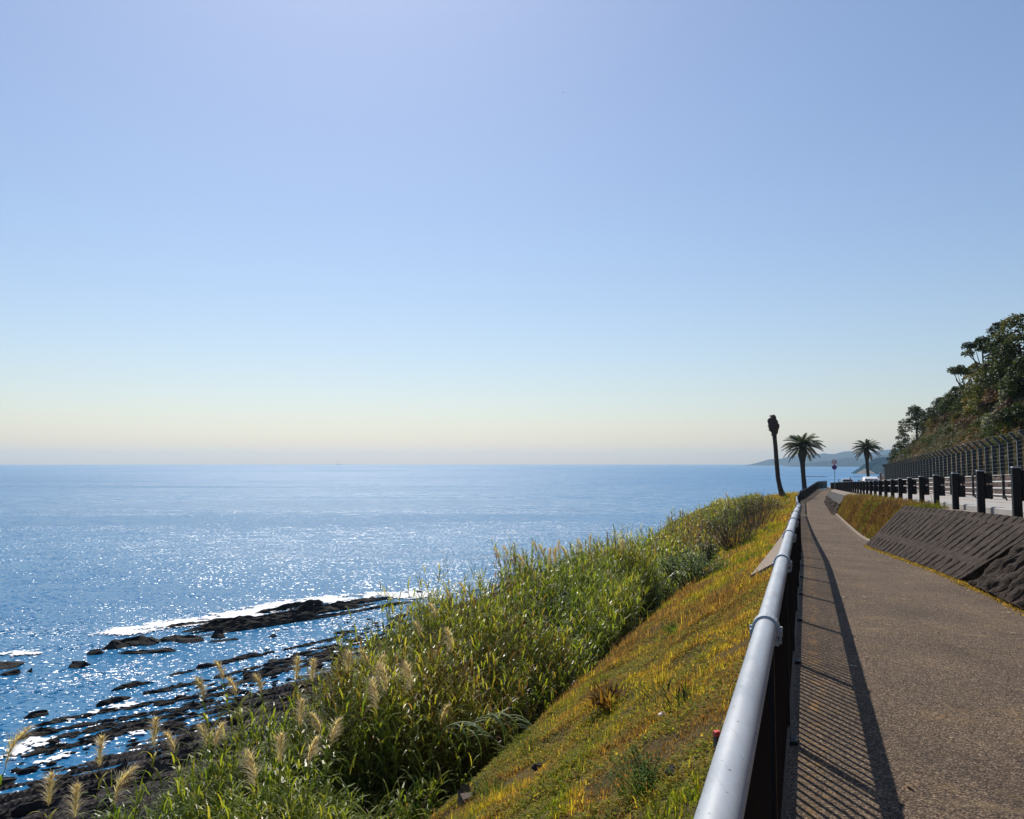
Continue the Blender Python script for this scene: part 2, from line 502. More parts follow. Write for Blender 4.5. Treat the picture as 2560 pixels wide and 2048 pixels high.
def ground(s, t):
    s, t = np.broadcast_arrays(np.asarray(s, float), np.asarray(t, float))
    p = zp(s); r = zr(s); tf = Tf(s); tb = Tb(s); tt = Tt(s)
    u = (tf - 0.2) - t
    tu = toe_u(s); td = toe_d(s)
    rough = (fbm(s * 0.8, t * 0.8, 3) - 0.5) + (fbm(s * 2.6, t * 2.6, 13, 3) - 0.5) * 0.55
    z = p - 0.05 + 0 * s
    # seaward slope
    zs = p - 0.06 - np.clip(u, 0, None) / tu * td + rough * 0.35 * sstep(0.2, 1.2, u)
    zrd = zreed(s) - 0.06 * np.clip(u - tu, 0, 40) + rough * 0.5
    k = sstep(0, 1.6, u - tu)
    zleft = np.where(u < tu, zs, (p - 0.06 - td) * (1 - k) + np.minimum(zrd, p - td) * k)
    # bluff down to the rock beach
    kb = sstep(11.0, 21.0, u)
    zb = -13.75 + 0.05 * np.clip(t + 35.2, -200, 25)
    zleft = zleft * (1 - kb) + zb * kb
    z = np.where(u > 0, zleft, z)
    # bank up to the road
    wb = np.clip((t - tb) / np.maximum(tt - tb, 0.05), 0, 1)
    zbank = p - 0.05 + (r - 0.06 - p + 0.05) * sstep(0, 1, wb) * 1.0
    z = np.where(t > tb, zbank, z)
    z = np.where(t > tt, r - 0.06, z)
    # hillside
    th = t - 11.0
    fade = 1 - sstep(118, 165, s)
    hz = r - 0.06 + np.where(th < 0, 0, (1.1 * sstep(0, 0.3, th) + np.where(th < 5, th * 1.45, 7.25 + (th - 5) * 0.5) * (1 + .1 * sstep(85, 106, s))) * fade + (fbm(s * 0.2, t * 0.2, 9) - 0.5) * 1.6 * np.clip(th, 0, 1) * fade)
    z = np.where(t > 11.0, hz, z)
    # where the land ends
    z = z - 1.0 * np.where(t < tf, sstep(104, 112, s), 0) - 1.0 * np.where((t >= tf) & (t < 3.2), sstep(118.5, 123, s), 0)
    send = np.interp(t, [-40, -3, -1.5, -0.5, 3.2, 4.2, 9, 10, 60], [100, 100, 108, 150, 150, 155, 155, 206, 240])
    send = send + (fbm(t * 0.3, t * 0 + 4, 5) - 0.5) * 3
    ke = sstep(0, 9, s - send)
    return z * (1 - ke) + (-15.0) * ke

# ------------------------------------------------------------------ the ground sheet, sea, beach
def ax(*segs):
    out = []
    for a, b, st in segs: out.append(np.arange(a, b, st))
    return np.concatenate(out + [[segs[-1][1]]])
gs = ax((-16, 45, 0.3), (45, 130, 0.8), (130, 246, 2.5))
gt = ax((-80, -22, 2.0), (-22, -7, 0.5), (-7, 4, 0.12), (4, 10.8, 0.4), (10.8, 11.6, 0.1), (11.6, 18, 0.4), (18, 90, 3))
S_, T_ = np.meshgrid(gs, gt, indexing='ij')
GZ = ground(S_, T_)
o = quads('ground', Wa(S_, T_, GZ).reshape(-1, 3), grid_quads(len(gs), len(gt))[:, ::-1], mat=M['ground'], smooth=True)
tag(o, 'brown soil and weedy earth of the coastal bank', 'ground', kind='structure')

# sea: one sheet out to the horizon, finer close to the shore
sx = np.array([-9000, -5000, -2000, -600, -200, -60, 0, 60, 200, 600, 2000, 5000, 9000], float)
sy = np.array([-300, 0, 60, 120, 250, 500, 1000, 2000, 4000, 9500], float)
SX, SY = np.meshgrid(sx, sy, indexing='ij')
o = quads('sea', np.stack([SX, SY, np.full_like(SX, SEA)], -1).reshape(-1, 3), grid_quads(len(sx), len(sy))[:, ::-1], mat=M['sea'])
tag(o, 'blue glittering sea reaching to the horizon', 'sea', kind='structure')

# rock beach: tilted strata show as parallel ridges running obliquely to the shore
ba = R(49.0)
bs = np.arange(10, 105, 0.22); bt = np.arange(-54, -16, 0.14)
BS, BT = np.meshgrid(bs, bt, indexing='ij')
PW = Wa(BS, BT, 0)
cr = PW[..., 0] * math.cos(ba) - PW[..., 1] * math.sin(ba)      # across the strata
al = PW[..., 0] * math.sin(ba) + PW[..., 1] * math.cos(ba)
wob = cr + (fbm(al * 0.12, cr * 0.1, 21) - 0.5) * 1.4
saw = (wob / 0.85) % 1.0
ridge = np.where(saw < 0.66, saw / 0.66, (1 - saw) / 0.34)
hgt = vnoise(np.floor(wob / 0.85) * 7.3, al * 0.06, 5)
BZ = -13.40 + 0.045 * (BT + 35.2) + ridge * (0.05 + 0.62 * hgt * hgt + 0.12 * (BT > -33)) + (fbm(al * 0.7, cr * 2.2, 8, 4) - 0.5) * 0.22 \
    + (vnoise(al * 2.4, cr * 4.0, 3) - 0.5) * 0.11 + 0.16 * sstep(-36, -33, BT)
BZ = BZ - 0.05 * np.clip(-BT - 42, 0, 20)
o = quads('beach', np.concatenate([PW[..., :2], BZ[..., None]], -1).reshape(-1, 3), grid_quads(len(bs), len(bt))[:, ::-1], mat=M['beach'])
tag(o, 'dark rocky beach of tilted parallel strata below the reeds', 'beach', kind='structure')

# path, its litter edge, road, lines, kerb
ps = ax((-12, 40, 0.5), (40, 119, 1.0))
def strip(name, ss, ta, tb_, zf, n, mat, label, cat, kind='structure', amp=0.0):
    k = np.linspace(0, 1, n)
    A = ta(ss)[:, None] * (1 - k) + tb_(ss)[:, None] * k
    Sg = np.repeat(ss[:, None], n, 1)
    Z = zf(ss)[:, None] + 0 * A + amp * (fbm(Sg * 0.7, A * 0.9, 31) - 0.5)
    o = quads(name, Wa(Sg, A, Z).reshape(-1, 3), grid_quads(len(ss), n)[:, ::-1], mat=mat, smooth=True)
    return tag(o, label, cat, kind=kind)
strip('path', ps, lambda s: Tf(s) - 0.14, lambda s: Tb(s) + 0.03, zp, 24, M['path'], 'brown coarse-aggregate footpath beside the railing', 'path', amp=0.012)
rs = ax((-14, 152, 1.0))
strip('road', rs, lambda s: 3.85 + 0 * s, lambda s: 10.6 + 0 * s, zr, 12, M['road'], 'pale sunlit coast road above the footpath', 'road', amp=0.02)
strip('road_verge', ax((-14, 118, 0.6)), lambda s: np.maximum(Tt(s) + 0.02, Tb(s) + .3), lambda s: 3.66 + 0 * s, lambda s: zr(s) - 0.02, 5, M['dirt'], 'dusty gravel verge under the guard posts', 'verge', amp=0.03)
strip('edge_line', rs, lambda s: 4.12 + 0 * s, lambda s: 4.27 + 0 * s, lambda s: zr(s) + 0.014, 2, M['line'], 'white edge line painted along the road', 'road marking')
strip('centre_line', rs, lambda s: 6.95 + 0 * s, lambda s: 7.08 + 0 * s, lambda s: zr(s) + 0.014, 2, plain('centre_paint', (0.55, 0.34, 0.22), 0.8, 0, 0.2, 3), 'faded orange centre line of the road', 'road marking')

def sweep(name, ss, prof, mat, label=None, cat=None, parent=None, kind=None, smooth=False):
    """prof(s) -> list of (t, z) around the section"""
    rings = [[W(s, t, z) for t, z in prof(s)] for s in ss]
    o = MB().rings(rings).build(name, mat, parent, smooth)
    return tag(o, label, cat, kind=kind) if label else o
sweep('road_kerb', rs, lambda s: [(3.66, zr(s) - .2), (3.66, zr(s) + .10), (3.69, zr(s) + .12), (3.84, zr(s) + .12), (3.87, zr(s) + .09), (3.87, zr(s) - .2)],
      M['smooth_wall' if 0 else 'road'], 'low pale concrete kerb between guard posts and road', 'kerb')
sweep('path_kerb', ax((23.2, 50.0, 0.6)), lambda s: [(Tb(s) - .01, zp(s) - .1), (Tb(s) - .01, zp(s) + .13), (Tb(s) + .11, zp(s) + .13), (Tb(s) + .11, zp(s) - .1)],
      M['slab'], 'narrow concrete kerb along the far right edge of the footpath', 'kerb')

# ------------------------------------------------------------------ retaining walls of the bank
def ribbed_wall(name, s0, s1, nv, groove, mat, label, out=0.12, rough=0.05, gap0=0.0, vr=(0.0, 1.0), parent=None, ds=0.05, seed=1, low=1.2):
    ss = np.arange(s0, s1 + 1e-6, ds); v = np.linspace(vr[0], vr[1], nv)
    Sg, V = np.meshgrid(ss, v, indexing='ij')
    Sg2 = Sg + gap0 * (1 - V) ** 1.3 * np.exp(-(Sg - s0) / 0.4)
    tb_, tt_, zb_, zt_ = Tb(Sg), Tt(Sg), zp(Sg) - 0.06, zr(Sg) - 0.03
    d = out + groove(Sg, V) + rough * (fbm(Sg * 7, V * 9, seed) - 0.5) + rough * low * (fbm(Sg * 1.7, V * 2.4, seed + 4) - 0.5)
    ht = zt_ - zb_; wd = tt_ - tb_; L = np.sqrt(ht * ht + wd * wd)
    T2 = tb_ + wd * V - d * ht / L; Z2 = zb_ + ht * V + d * wd / L
    P = Wa(Sg2, T2, Z2)
    back = Wa(np.stack([Sg2[:, -1], Sg2[:, 0]], 1), np.stack([tt_[:, -1] * V[:, -1] + tb_[:, -1] * (1 - V[:, -1]) + .25, tb_[:, 0] + .35], 1), np.stack([zb_[:, -1] + ht[:, -1] * V[:, -1] - .06, zb_[:, 0] - .3], 1))
    rings = np.concatenate([P, back], 1)
    return tag(MB().rings([list(map(tuple, r)) for r in rings]).build(name, mat, parent), label, 'wall' if label else None)

def ribs(period=0.46, wdt=0.065, depth=0.12, bands=((0.0, 0.22, 0.0), (0.33, 0.86, 0.5), (0.90, 1.0, 0.0)), seed=3):
    def g(s, v):
        o = 0
        for lo, hi, ph in bands:
            x = (s / period + ph + 0.12 * (vnoise(v * 5, np.floor(s / period + ph) * 3.1, seed) - 0.5)) % 1.0
            inb = sstep(lo, lo + .02, v) * (1 - sstep(hi - .02, hi, v)) * (0.65 + 0.35 * vnoise(s * 2, v * 2, seed))
            o = o - depth * inb * np.exp(-((x - 0.5) / wdt) ** 2)
        return o
    return g
ribbed_wall('retaining_wall', 13.55, 23.4, 54, ribs(), M['wall'], 'dark ribbed concrete retaining wall section left of the black wedge gap', gap0=0.4, rough=0.03, ds=0.03)
ribbed_wall('retaining_wall', -6.0, 13.42, 56, ribs(0.34, 0.15, 0.16, ((0.0, 0.60, 0.0), (0.7, 1.0, 0.5)), 8), M['wall'], 'rough jagged retaining wall section at the right edge of the photo', out=0.15, rough=0.13, seed=9, low=0.3, ds=0.035)
wl = thing('retaining_wall', 'distant bank wall with smooth grey top and dark rubble foot where the path narrows', 'wall', W(50, 1.6, zp(50)))
def child_of(o, parent):
    o.parent = parent
    o.matrix_parent_inverse = Matrix.Translation(-parent.location) if abs(parent.rotation_euler.z) < 1e-6 else (Matrix.Translation(parent.location) @ Matrix.Rotation(parent.rotation_euler.z, 4, 'Z')).inverted()
    return o
child_of(ribbed_wall('smooth_top', 51.2, 84, 8, lambda s, v: 0 * s, M['smooth_wall'], None, out=0.10, rough=0.02, vr=(0.56, 1.0), ds=0.4), wl)
child_of(ribbed_wall('rubble_foot', 51.0, 83.6, 16, ribs(0.9, 0.25, 0.14, ((0.0, 0.56, 0.0),)), M['wall'], None, out=0.16, rough=0.22, vr=(0.0, 0.55), ds=0.12), wl)

# sloping concrete apron on the sea side of the railing
ap_s = ax((18.0, 47.0, 0.5))
def apron(s):
    t1 = Tf(s) - .16; t0 = np.interp(s, [18, 47], [-1.17, -.84])
    z1 = zp(s) + .05; z0 = zp(s) - np.interp(s, [18, 47], [.44, .16])
    return [(t0, z0), (t0, z0 - .35), (t1, z1 - .5), (t1, z1)]
sweep('concrete_apron', ap_s, apron, M['slab'], 'sloping sunlit concrete apron on the sea side of the railing', 'apron')

# ------------------------------------------------------------------ railing of the footpath
def railing(name, s0, s1, label, railmat, collars, loc):
    root = thing(name, label, 'railing', loc)
    inv = -Vector(loc)
    def put(mb, nm, mat, par=None, smooth=False):
        mb.v = [tuple(Vector(p) + inv) for p in mb.v]
        return mb.build(nm, mat, par or root, smooth)
    posts = np.arange(s0, s1 + .01, 2.1)
    pt = [W(s, float(Tf(s)), float(zp(s))) for s in posts]
    pipe = MB()
    ext = [pt[0] - (pt[1] - pt[0]) * 0.0] + pt[1:]
    pipe.tube([p + np.array([0, 0, 1.06]) for p in ext], 0.038, 20)
    hr = put(pipe, 'handrail', railmat, None, True)
    for i, p in enumerate(pt):
        q = pt[min(i + 1, len(pt) - 1)] - pt[max(i - 1, 0)]
        ang = math.atan2(q[1], q[0]); Mz = Matrix.Rotation(ang, 3, 'Z')
        b = MB(); b.bbox((p[0], p[1], p[2] + .50), (.05, .05, 1.04), .006, Mz)
        b.box((p[0], p[1], p[2] + .012), (.13, .13, .02), Mz)
        put(b, 'post', M['fence_black'])
        if collars:
            c = MB(); d = Vector(q).normalized(); ctr = Vector(p) + Vector((0, 0, 1.06)); side = Mz @ Vector((0, 1, 0))
            c.tube([ctr - d * .034, ctr - d * .03, ctr + d * .03, ctr + d * .034], [.041, .0475, .0475, .041], 20)
            for sg in (1, -1):
                e = ctr + side * sg * .047 + Vector((0, 0, -.014))
                c.bbox(e, (.042, .018, .024), .004, Mz)
                c.tube([e + Vector((0, 0, -.04)), e + Vector((0, 0, .018))], .007, 8)
                c.tube([e + Vector((0, 0, .012)), e + Vector((0, 0, .020))], .011, 6)
                c.box(e + Vector((0, 0, -.036)) - side * sg * .014, (.04, .022, .018), Mz)
            put(c, 'collar', railmat, hr)
    for i in range(len(pt) - 1):
        A, B = pt[i], pt[i + 1]; q = B - A
        Lh = float(np.hypot(q[0], q[1])); ang = math.atan2(q[1], q[0]); Mz = Matrix.Rotation(ang, 3, 'Z')
        m = MB()
        n = int(round(Lh / .105))
        hi_d = i < 12
        for k in range(1, n):
            c = A + q * k / n
            if hi_d: m.tube([c + [0, 0, .09], c + [0, 0, .985]], .0115, 6, False)
            else: m.box(c + [0, 0, .54], (.02, .02, .9), Mz)
        u = q / np.linalg.norm(q)
        for zz, th in ((.09, .042), (.98, .036)):
            m.tube([A + u * .026 + [0, 0, zz], B - u * .026 + [0, 0, zz]], th * .62, 4)
        put(m, 'picket_panel', M['fence_black'])
    return root
railing('railing', 0.97 - 2.1, 49.3, 'black picket railing topped by a thick grey handrail beside the near footpath', M['handrail'], True, tuple(W(3, -.15, 0)))
railing('railing', 51.3, 118.0, 'far black railing that bends right across the end of the footpath', M['fence_black'], False, tuple(W(51.3, -.55, float(zp(51)))))

# ------------------------------------------------------------------ guard posts and far guard pipes along the road
gr = thing('guardrail', 'row of square black guard posts with blocks and thin cables along the road edge', 'guardrail', tuple(W(16.5, 3.5, .69)))
gl = Vector(gr.location)
RZ = Matrix.Rotation(-AZ, 3, 'Z')                 # local y runs along the path, local x to its right
gp = []
for k in range(-4, 38):
    s = 16.5 + 3.15 * k
    lean = Matrix.Rotation(R(random.uniform(-1, 1)), 3, 'X')
    p = Vector(W(s, 3.50, float(zr(s)) - .03)) - gl
    m = MB(); m.bbox(p + RZ @ Vector((0, 0, .45)), (.14, .15, .92), .012, RZ @ lean)
    o = m.build('post', M['post_black'], gr)
    c = MB(); c.bbox(p + RZ @ Vector((0, 0, .918)), (.150, .160, .022), .008, RZ); c.build('cap', M['white_pipe'] if 0 else M['steel'], o)
    b = MB()
    b.bbox(p + RZ @ Vector((.146, 0, .765)), (.148, .13, .21), .012, RZ)
    b.bbox(p + RZ @ Vector((.146, 0, .47)), (.148, .13, .29), .012, RZ)
    b.box(p + RZ @ Vector((.09, 0, .64)), (.05, .06, .06), RZ)
    for zz in (.2 + .62, .5, .66, .36):
        b.tube([p + RZ @ Vector((.01, -.078, zz)), p + RZ @ Vector((.01, -.09, zz))], .012, 6)
    b.build('block', M['post_black'], o)
    gp.append((s, p))
for zz in (.82, .70, .52, .38):
    m = MB(); m.tube([p + RZ @ Vector((.15, 0, zz)) for s, p in gp], .005, 5); m.build('cable', M['post_black'], gr)

fr = thing('guard_fence', 'white four-pipe guard fence on dark posts along the far side of the road', 'guard fence', tuple(W(41.4, 8.3, float(zr(41.4)))))
fl = Vector(fr.location)
fp = []
for k in range(-4, 26):
    s = 41.4 + 3.5 * k
    p = Vector(W(s, 8.3, float(zr(s)))) - fl
    m = MB()
    if k % 2 == 0:
        m.bbox(p + RZ @ Vector((-.02, 0, .66)), (.10, .12, 1.16), .012, RZ)
        m.tube([p + RZ @ Vector((.0, 0, .3)), p + RZ @ Vector((.05, .0, .12)), p + RZ @ Vector((.10, 0, 0))], [.04, .035, .035], 8)
    else:
        m.tube([p + RZ @ Vector((.06, 0, 1.17)), p + RZ @ Vector((.06, 0, .3)), p + RZ @ Vector((.08, 0, .12)), p + RZ @ Vector((.16, 0, -.02))], .036, 8)
    m.build('post', M['post_black'], fr); fp.append(p)
for zz in (1.15, .85, .55, .25):
    m = MB(); m.tube([p + RZ @ Vector((.03, 0, zz)) for p in fp], .027, 10); m.build('pipe', M['white_pipe'], fr, True)

# stone wall at the foot of the hill
sws = np.arange(22, 132.1, 0.25); swv = np.linspace(0, 1, 12)
Sg, V = np.meshgrid(sws, swv, indexing='ij')
off = (vnoise(Sg * 2.2 + np.floor(V * 5) * .5, np.floor(V * 5) * 3.3, 4) - .5) * .16 + (fbm(Sg * 5, V * 7, 5) - .5) * .14
front = Wa(Sg, 10.62 + .18 * V + off, zr(Sg) - .05 + 1.25 * V)
back = Wa(np.stack([sws, sws], 1), 11.15 + 0 * np.stack([sws, sws], 1), np.stack([zr(sws) + 1.2, zr(sws) - .3], 1))
tag(MB().rings([list(map(tuple, r)) for r in np.concatenate([front, back], 1)]).build('stone_wall', M['stone']), 'reddish brown rubble stone wall under the tall hillside fence', 'wall')

rf = thing('rockfall_fence', 'tall steel post and wire rockfall fence on the stone wall, tops bent roadward', 'fence', tuple(W(50.6, 10.95, float(zr(50.6)) + 1.2)))
rl = Vector(rf.location)
rp = []
for k in range(-10, 39):
    s = 50.6 + 2.1 * k
    p = Vector(W(s, 10.95, float(zr(s)) + 1.12)) - rl
    post = MB()
    for x, sx_ in ((-.11, .02), (.11, .02)):
        post.box(p + RZ @ Vector((x, 0, 1.05)), (sx_, .10, 2.06), RZ)
    post.box(p + RZ @ Vector((0, 0, 1.05)), (.198, .014, 2.06), RZ)
    arm = RZ @ Matrix.Rotation(R(-42), 3, 'Y')
    post.box(p + RZ @ Vector((-.26, 0, 2.26)), (.14, .08, .52), arm)
    o = post.build('post', M['web'], rf)
    fl_ = MB(); fl_.box(p + RZ @ Vector((-.125, 0, 1.05)), (.008, .085, 2.05), RZ)
    fl_.box(p + RZ @ Vector((-.26, 0, 2.26)) + arm @ Vector((-.075, 0, 0)), (.008, .07, .5), arm)
    fl_.build('sunlit_flange', M['steel'], o)  # lighter plate paints the sunlit side onto the dark beam
    rp.append(p)
for k in range(9):
    zz = .18 + k * .225
    m = MB(); m.tube([p + RZ @ Vector((-.14, 0, zz)) for p in rp], .007, 5); m.build('cable', M['wire'], rf)
for x, zz in ((-.22, 2.2), (-.34, 2.33), (-.43, 2.43)):
    m = MB(); m.tube([p + RZ @ Vector((x, 0, zz)) for p in rp], .006, 5); m.build('cable', M['wire'], rf)

# slim marker posts beside the road
for s, lb in ((47.8, 'dark square marker post standing taller than the guard posts before the white car'),
              (80.3, 'slim marker post in front of the smaller dark-windowed car'), (108.5, 'thin marker post right beside the round road signs')):
    r_ = thing('marker_post', lb, 'marker post', tuple(W(s, 3.78, float(zr(s)) - .05)), -AZ, 'marker posts by the road')
    MB().bbox((0, 0, .68), (.085, .085, 1.36), .01).build('shaft', M['wood'], r_)
    MB().bbox((0, 0, 1.385), (.09, .09, .03), .01).build('cap', M['steel'], r_)

# ------------------------------------------------------------------ road signs
sp = W(113, 3.45, float(zr(113)) - .05)
sg = thing('road_sign', 'two round signs on one slim pole, red-ringed disc above blue disc', 'road sign', tuple(sp), -AZ)
top = float(at_y(2084, 1155, float(sp[1]))[2] - sp[2]); low = float(at_y(2084, 1168.6, float(sp[1]))[2] - sp[2])
MB().tube([(0, 0, 0), (0, 0, top + .34)], .042, 10).build('pole', M['steel'], sg, True)
def disc(z, r, y, mat, name, par, th=.012):
    m = MB(); m.tube([(0, y, z), (0, y + th, z)], r, 32); return m.build(name, mat, par)
def ringm(z, r0, r1, y, mat, name, par):
    n = 36; m = MB()
    V = []
    for rr, yy in ((r0, y), (r1, y), (r1, y + .006), (r0, y + .006)):
        V += [(rr * math.cos(2 * math.pi * k / n), yy, z + rr * math.sin(2 * math.pi * k / n)) for k in range(n)]
    Fs = [(a * n + k, a * n + (k + 1) % n, ((a + 1) % 4) * n + (k + 1) % n, ((a + 1) % 4) * n + k) for a in range(4) for k in range(n)]
    return m.add(V, Fs).build(name, mat, par)
d1 = disc(top, .315, -.062, M['sign_white'], 'speed_disc', sg)
ringm(top, .235, .312, -.070, M['sign_red'], 'red_ring', d1)
def glyph(ch, x0, z0, h, m):
    segs = {'4': [((0, 1), (0, .4)), ((0, .4), (1, .4)), ((.75, 1), (.75, 0))], '0': [((0, 0), (0, 1)), ((0, 1), (1, 1)), ((1, 1), (1, 0)), ((1, 0), (0, 0))]}[ch]
    for (xa, za), (xb, zb) in segs:
        m.tube([(x0 + xa * h * .5, -.068, z0 + za * h), (x0 + xb * h * .5, -.068, z0 + zb * h)], .016, 6)
g_ = MB(); glyph('4', -.15, top - .1, .2, g_); glyph('0', .045, top - .1, .2, g_); g_.build('numerals', M['sign_blue'], d1)
d2 = disc(low, .315, -.062, M['sign_blue'], 'blue_disc', sg)
ringm(low, .25, .312, -.070, M['sign_red'], 'rim', d2)

# ------------------------------------------------------------------ cars seen from behind
def car(label, s, t, paint, wd, hg, ln, wag):
    root = thing('car', label, 'car', tuple(W(s, t, float(zr(s)))), -AZ, None)
    def sec(y, z0, z1, half, roofhalf, zs):
        return [(-half * .96, y, z0), (half * .96, y, z0), (half, y, z0 + .18), (half, y, zs), (roofhalf + (half - roofhalf) * .25, y, zs + (z1 - zs) * .75), (roofhalf * .85, y, z1), (-roofhalf * .85, y, z1), (-roofhalf - (half - roofhalf) * .25, y, zs + (z1 - zs) * .75), (-half, y, zs), (-half, y, z0 + .18)]
    h = wd / 2; zs = .88; L = ln
    R_ = h * .8
    secs = [sec(0, .34, .80, h * .86, h * .8, .72), sec(.06, .24, .92, h * .95, h * .86, .84), sec(.22, .2, 1.0 if wag else .98, h, R_ * 1.02, zs),
            sec(.42 if wag else .75, .2, hg - .06, h, R_, zs), sec(.62 if wag else 1.1, .2, hg, h, R_ * .98, zs), sec(L * .5, .2, hg, h, R_ * .98, zs),
            sec(L * .62, .2, hg - .08, h, R_, zs), sec(L * .76, .22, 1.0, h, R_ * 1.05, zs), sec(L * .93, .24, .86, h * .94, h * .82, .78), sec(L, .34, .70, h * .82, h * .7, .62)]
    body = MB().rings(secs).build('body', paint, root, False)
    # rear window: proud panel following the slope of the tailgate
    y0, z0, y1, z1 = (.20, 1.0, .42, hg - .10) if wag else (.235, 1.0, .78, hg - .09)
    k = .02
    rw = MB(); a, b = R_ * .92, R_ * .80
    P = [(-a, y0 - k, z0 + .03), (a, y0 - k, z0 + .03), (b, y1 - k, z1), (-b, y1 - k, z1)]
    rw.add(P + [(x, y + .05, z) for x, y, z in P], [(0, 1, 2, 3), (7, 6, 5, 4), (0, 4, 5, 1), (1, 5, 6, 2), (2, 6, 7, 3), (3, 7, 4, 0)]).build('rear_window', M['glass'], root)
    for sx_ in (-1, 1):
        sw = MB(); x1, x2 = sx_ * (h + .004), sx_ * (R_ + (h - R_) * .3 + .012)
        P = [(x1, .7, zs + .05), (x1, L * .7, zs + .05), (x2, L * .6, hg - .16), (x2, .95, hg - .16)]
        sw.add(P + [(x - sx_ * .02, y, z) for x, y, z in P], [(0, 1, 2, 3), (7, 6, 5, 4), (0, 4, 5, 1), (1, 5, 6, 2), (2, 6, 7, 3), (3, 7, 4, 0)]).build('side_window', M['glass'], root)
        MB().bbox((sx_ * h * .84, .05, .78), (.2, .12, .16), .03).build('tail_light', M['red_lens'], root)
        mr = MB(); mr.bbox((sx_ * (h + .12), L * .68, .98), (.2, .12, .14), .04); mr.build('mirror', M['rubber'] if not wag else paint, root)
        for yy in (.72, L - .85):
            wv = MB(); wv.tube([(sx_ * (h - .2), yy, .31), (sx_ * (h + .005), yy, .31)], .31, 22)
            w_ = wv.build('wheel', M['rubber'], root)
            rm = MB(); rm.tube([(sx_ * (h + .004), yy, .31), (sx_ * (h + .012), yy, .31)], .2, 16); rm.build('rim', M['steel'], w_)
    MB().bbox((0, .0, .42), (wd * .92, .14, .2), .04).build('bumper', paint, root)
    MB().box((0, -.005, .66), (.33, .02, .165)).build('number_plate', M['sign_white'], root)
    return root
car('white saloon car driving away on the left lane, the nearer of two cars', 87.0, 6.05, M['white_paint'], 1.72, 1.40, 4.4, False)
car('silver hatchback with dark rear window farther down the road, ahead of the white car', 124.0, 5.5, M['silver_paint'], 1.70, 1.42, 4.0, True)

# ------------------------------------------------------------------ palms
def px_tube(pts, Y):
    P = [at_y(x, y, Y) for x, y, wd in pts]; rad = [wd * .5 * Y / F for x, y, wd in pts]
    return P, rad
def trunk_mesh(P, rad, base, n=14):
    Q = [Vector(P[0])]; 
    pts = []; rr = []
    for i in range(len(P) - 1):
        for k in range(5):
            f = k / 5; pts.append(P[i] * (1 - f) + P[i + 1] * f); rr.append((rad[i] * (1 - f) + rad[i + 1] * f) * (1 + .05 * ((i * 5 + k) % 2)))
    pts.append(P[-1]); rr.append(rad[-1])
    return MB().tube([p - base for p in pts], rr, n)
Y1 = 90.0
P, rad = px_tube([(1959, 1250, 24), (1957.5, 1243, 20), (1953, 1230, 13), (1949, 1215, 11), (1945, 1195, 10.5), (1941.6, 1157, 10.5), (1939, 1120, 10), (1936.6, 1095, 10), (1936, 1087, 11)], Y1)
base = P[0].copy()
pal = thing('palm_tree', 'dead palm with a bare leaning trunk and club-shaped top, no fronds', 'palm tree', tuple(base))
trunk_mesh(P, rad, base).build('trunk', M['palm_bark'], pal, True)
P, rad = px_tube([(1936, 1089, 10), (1935.5, 1080, 18), (1935, 1068, 26), (1933.5, 1058, 23), (1932, 1048, 18), (1931, 1040, 12), (1930.6, 1037, 5)], Y1)
clb = trunk_mesh(P, rad, base, 16)
clb.v = [(x * (1 + (vnoise(math.atan2(y, x) * 3, z * 7, 3) - .5) * .34), y * (1 + (vnoise(math.atan2(y, x) * 3 + 5, z * 7, 4) - .5) * .34), z) for x, y, z in clb.v]
clb.build('crown_stub', M['palm_bark'], pal)

def frond_mesh(name, par, n_f, L, seed):
    r = np.random.default_rng(seed); V = []; Q = []; Cc = []
    nb = 0
    for i in range(n_f):
        az = i * 2.39996 + r.uniform(-.2, .2)
        e0 = R(np.interp(i / n_f, [0, .35, .75, 1], [78, 48, 12, -28])) + r.uniform(-.08, .08)
        l = L * r.uniform(.88, 1.08) * (0.8 + .2 * min(1, i / n_f * 2.5))
        dr = R(np.interp(i / n_f, [0, .5, 1], [62, 78, 50]))
        n = 22
        p = np.zeros(3); pts = [p.copy()]; dirs = []
        for k in range(n):
            e = e0 - dr * ((k + .5) / n) ** 1.25
            d = np.array([math.cos(az) * math.cos(e), math.sin(az) * math.cos(e), math.sin(e)]); dirs.append(d); p = p + d * l / n; pts.append(p.copy())
        side0 = np.array([-math.sin(az), math.cos(az), 0])
        col = np.array([.030, .046, .014]) * r.uniform(.7, 1.35) if i < n_f * .8 else np.array([.06, .045, .018]) * r.uniform(.7, 1.2)
        for k in range(n):
            q = pts[k]; d = dirs[k]; up = np.cross(side0, d) * -1
            for sg_ in (-1, 1):
                wv = l * .23 * math.sin(math.pi * min(1, (k + 1.5) / (n + 1))) ** .6
                tip = q + (side0 * sg_ * .62 + d * .75 + up * -.12 - np.array([0, 0, .28])) * wv + r.normal(0, .02, 3)
                b = d * l / n * .62
                V += [q - b, q + b, tip]; Q.append((nb, nb + 1, nb + 2)); nb += 3; Cc += [col * r.uniform(.85, 1.15)] * 3
        for k in range(n):     # rachis
            q, q2 = pts[k], pts[k + 1]; wv = .035 * (1 - k / n) + .008
            V += [q - side0 * wv, q + side0 * wv, q2 + side0 * wv * .9, q2 - side0 * wv * .9]
            Cc += [col * 1.3] * 4; nb += 4; Q.append((nb - 4, nb - 3, nb - 2, nb - 1))
    lo = np.concatenate([np.array(q) for q in Q]); st_ = np.cumsum([0] + [len(q) for q in Q[:-1]])
    return npmesh(name, np.array(V), lo, st_, mat=M['tree_leaf'], parent=par, cols=np.array(Cc))
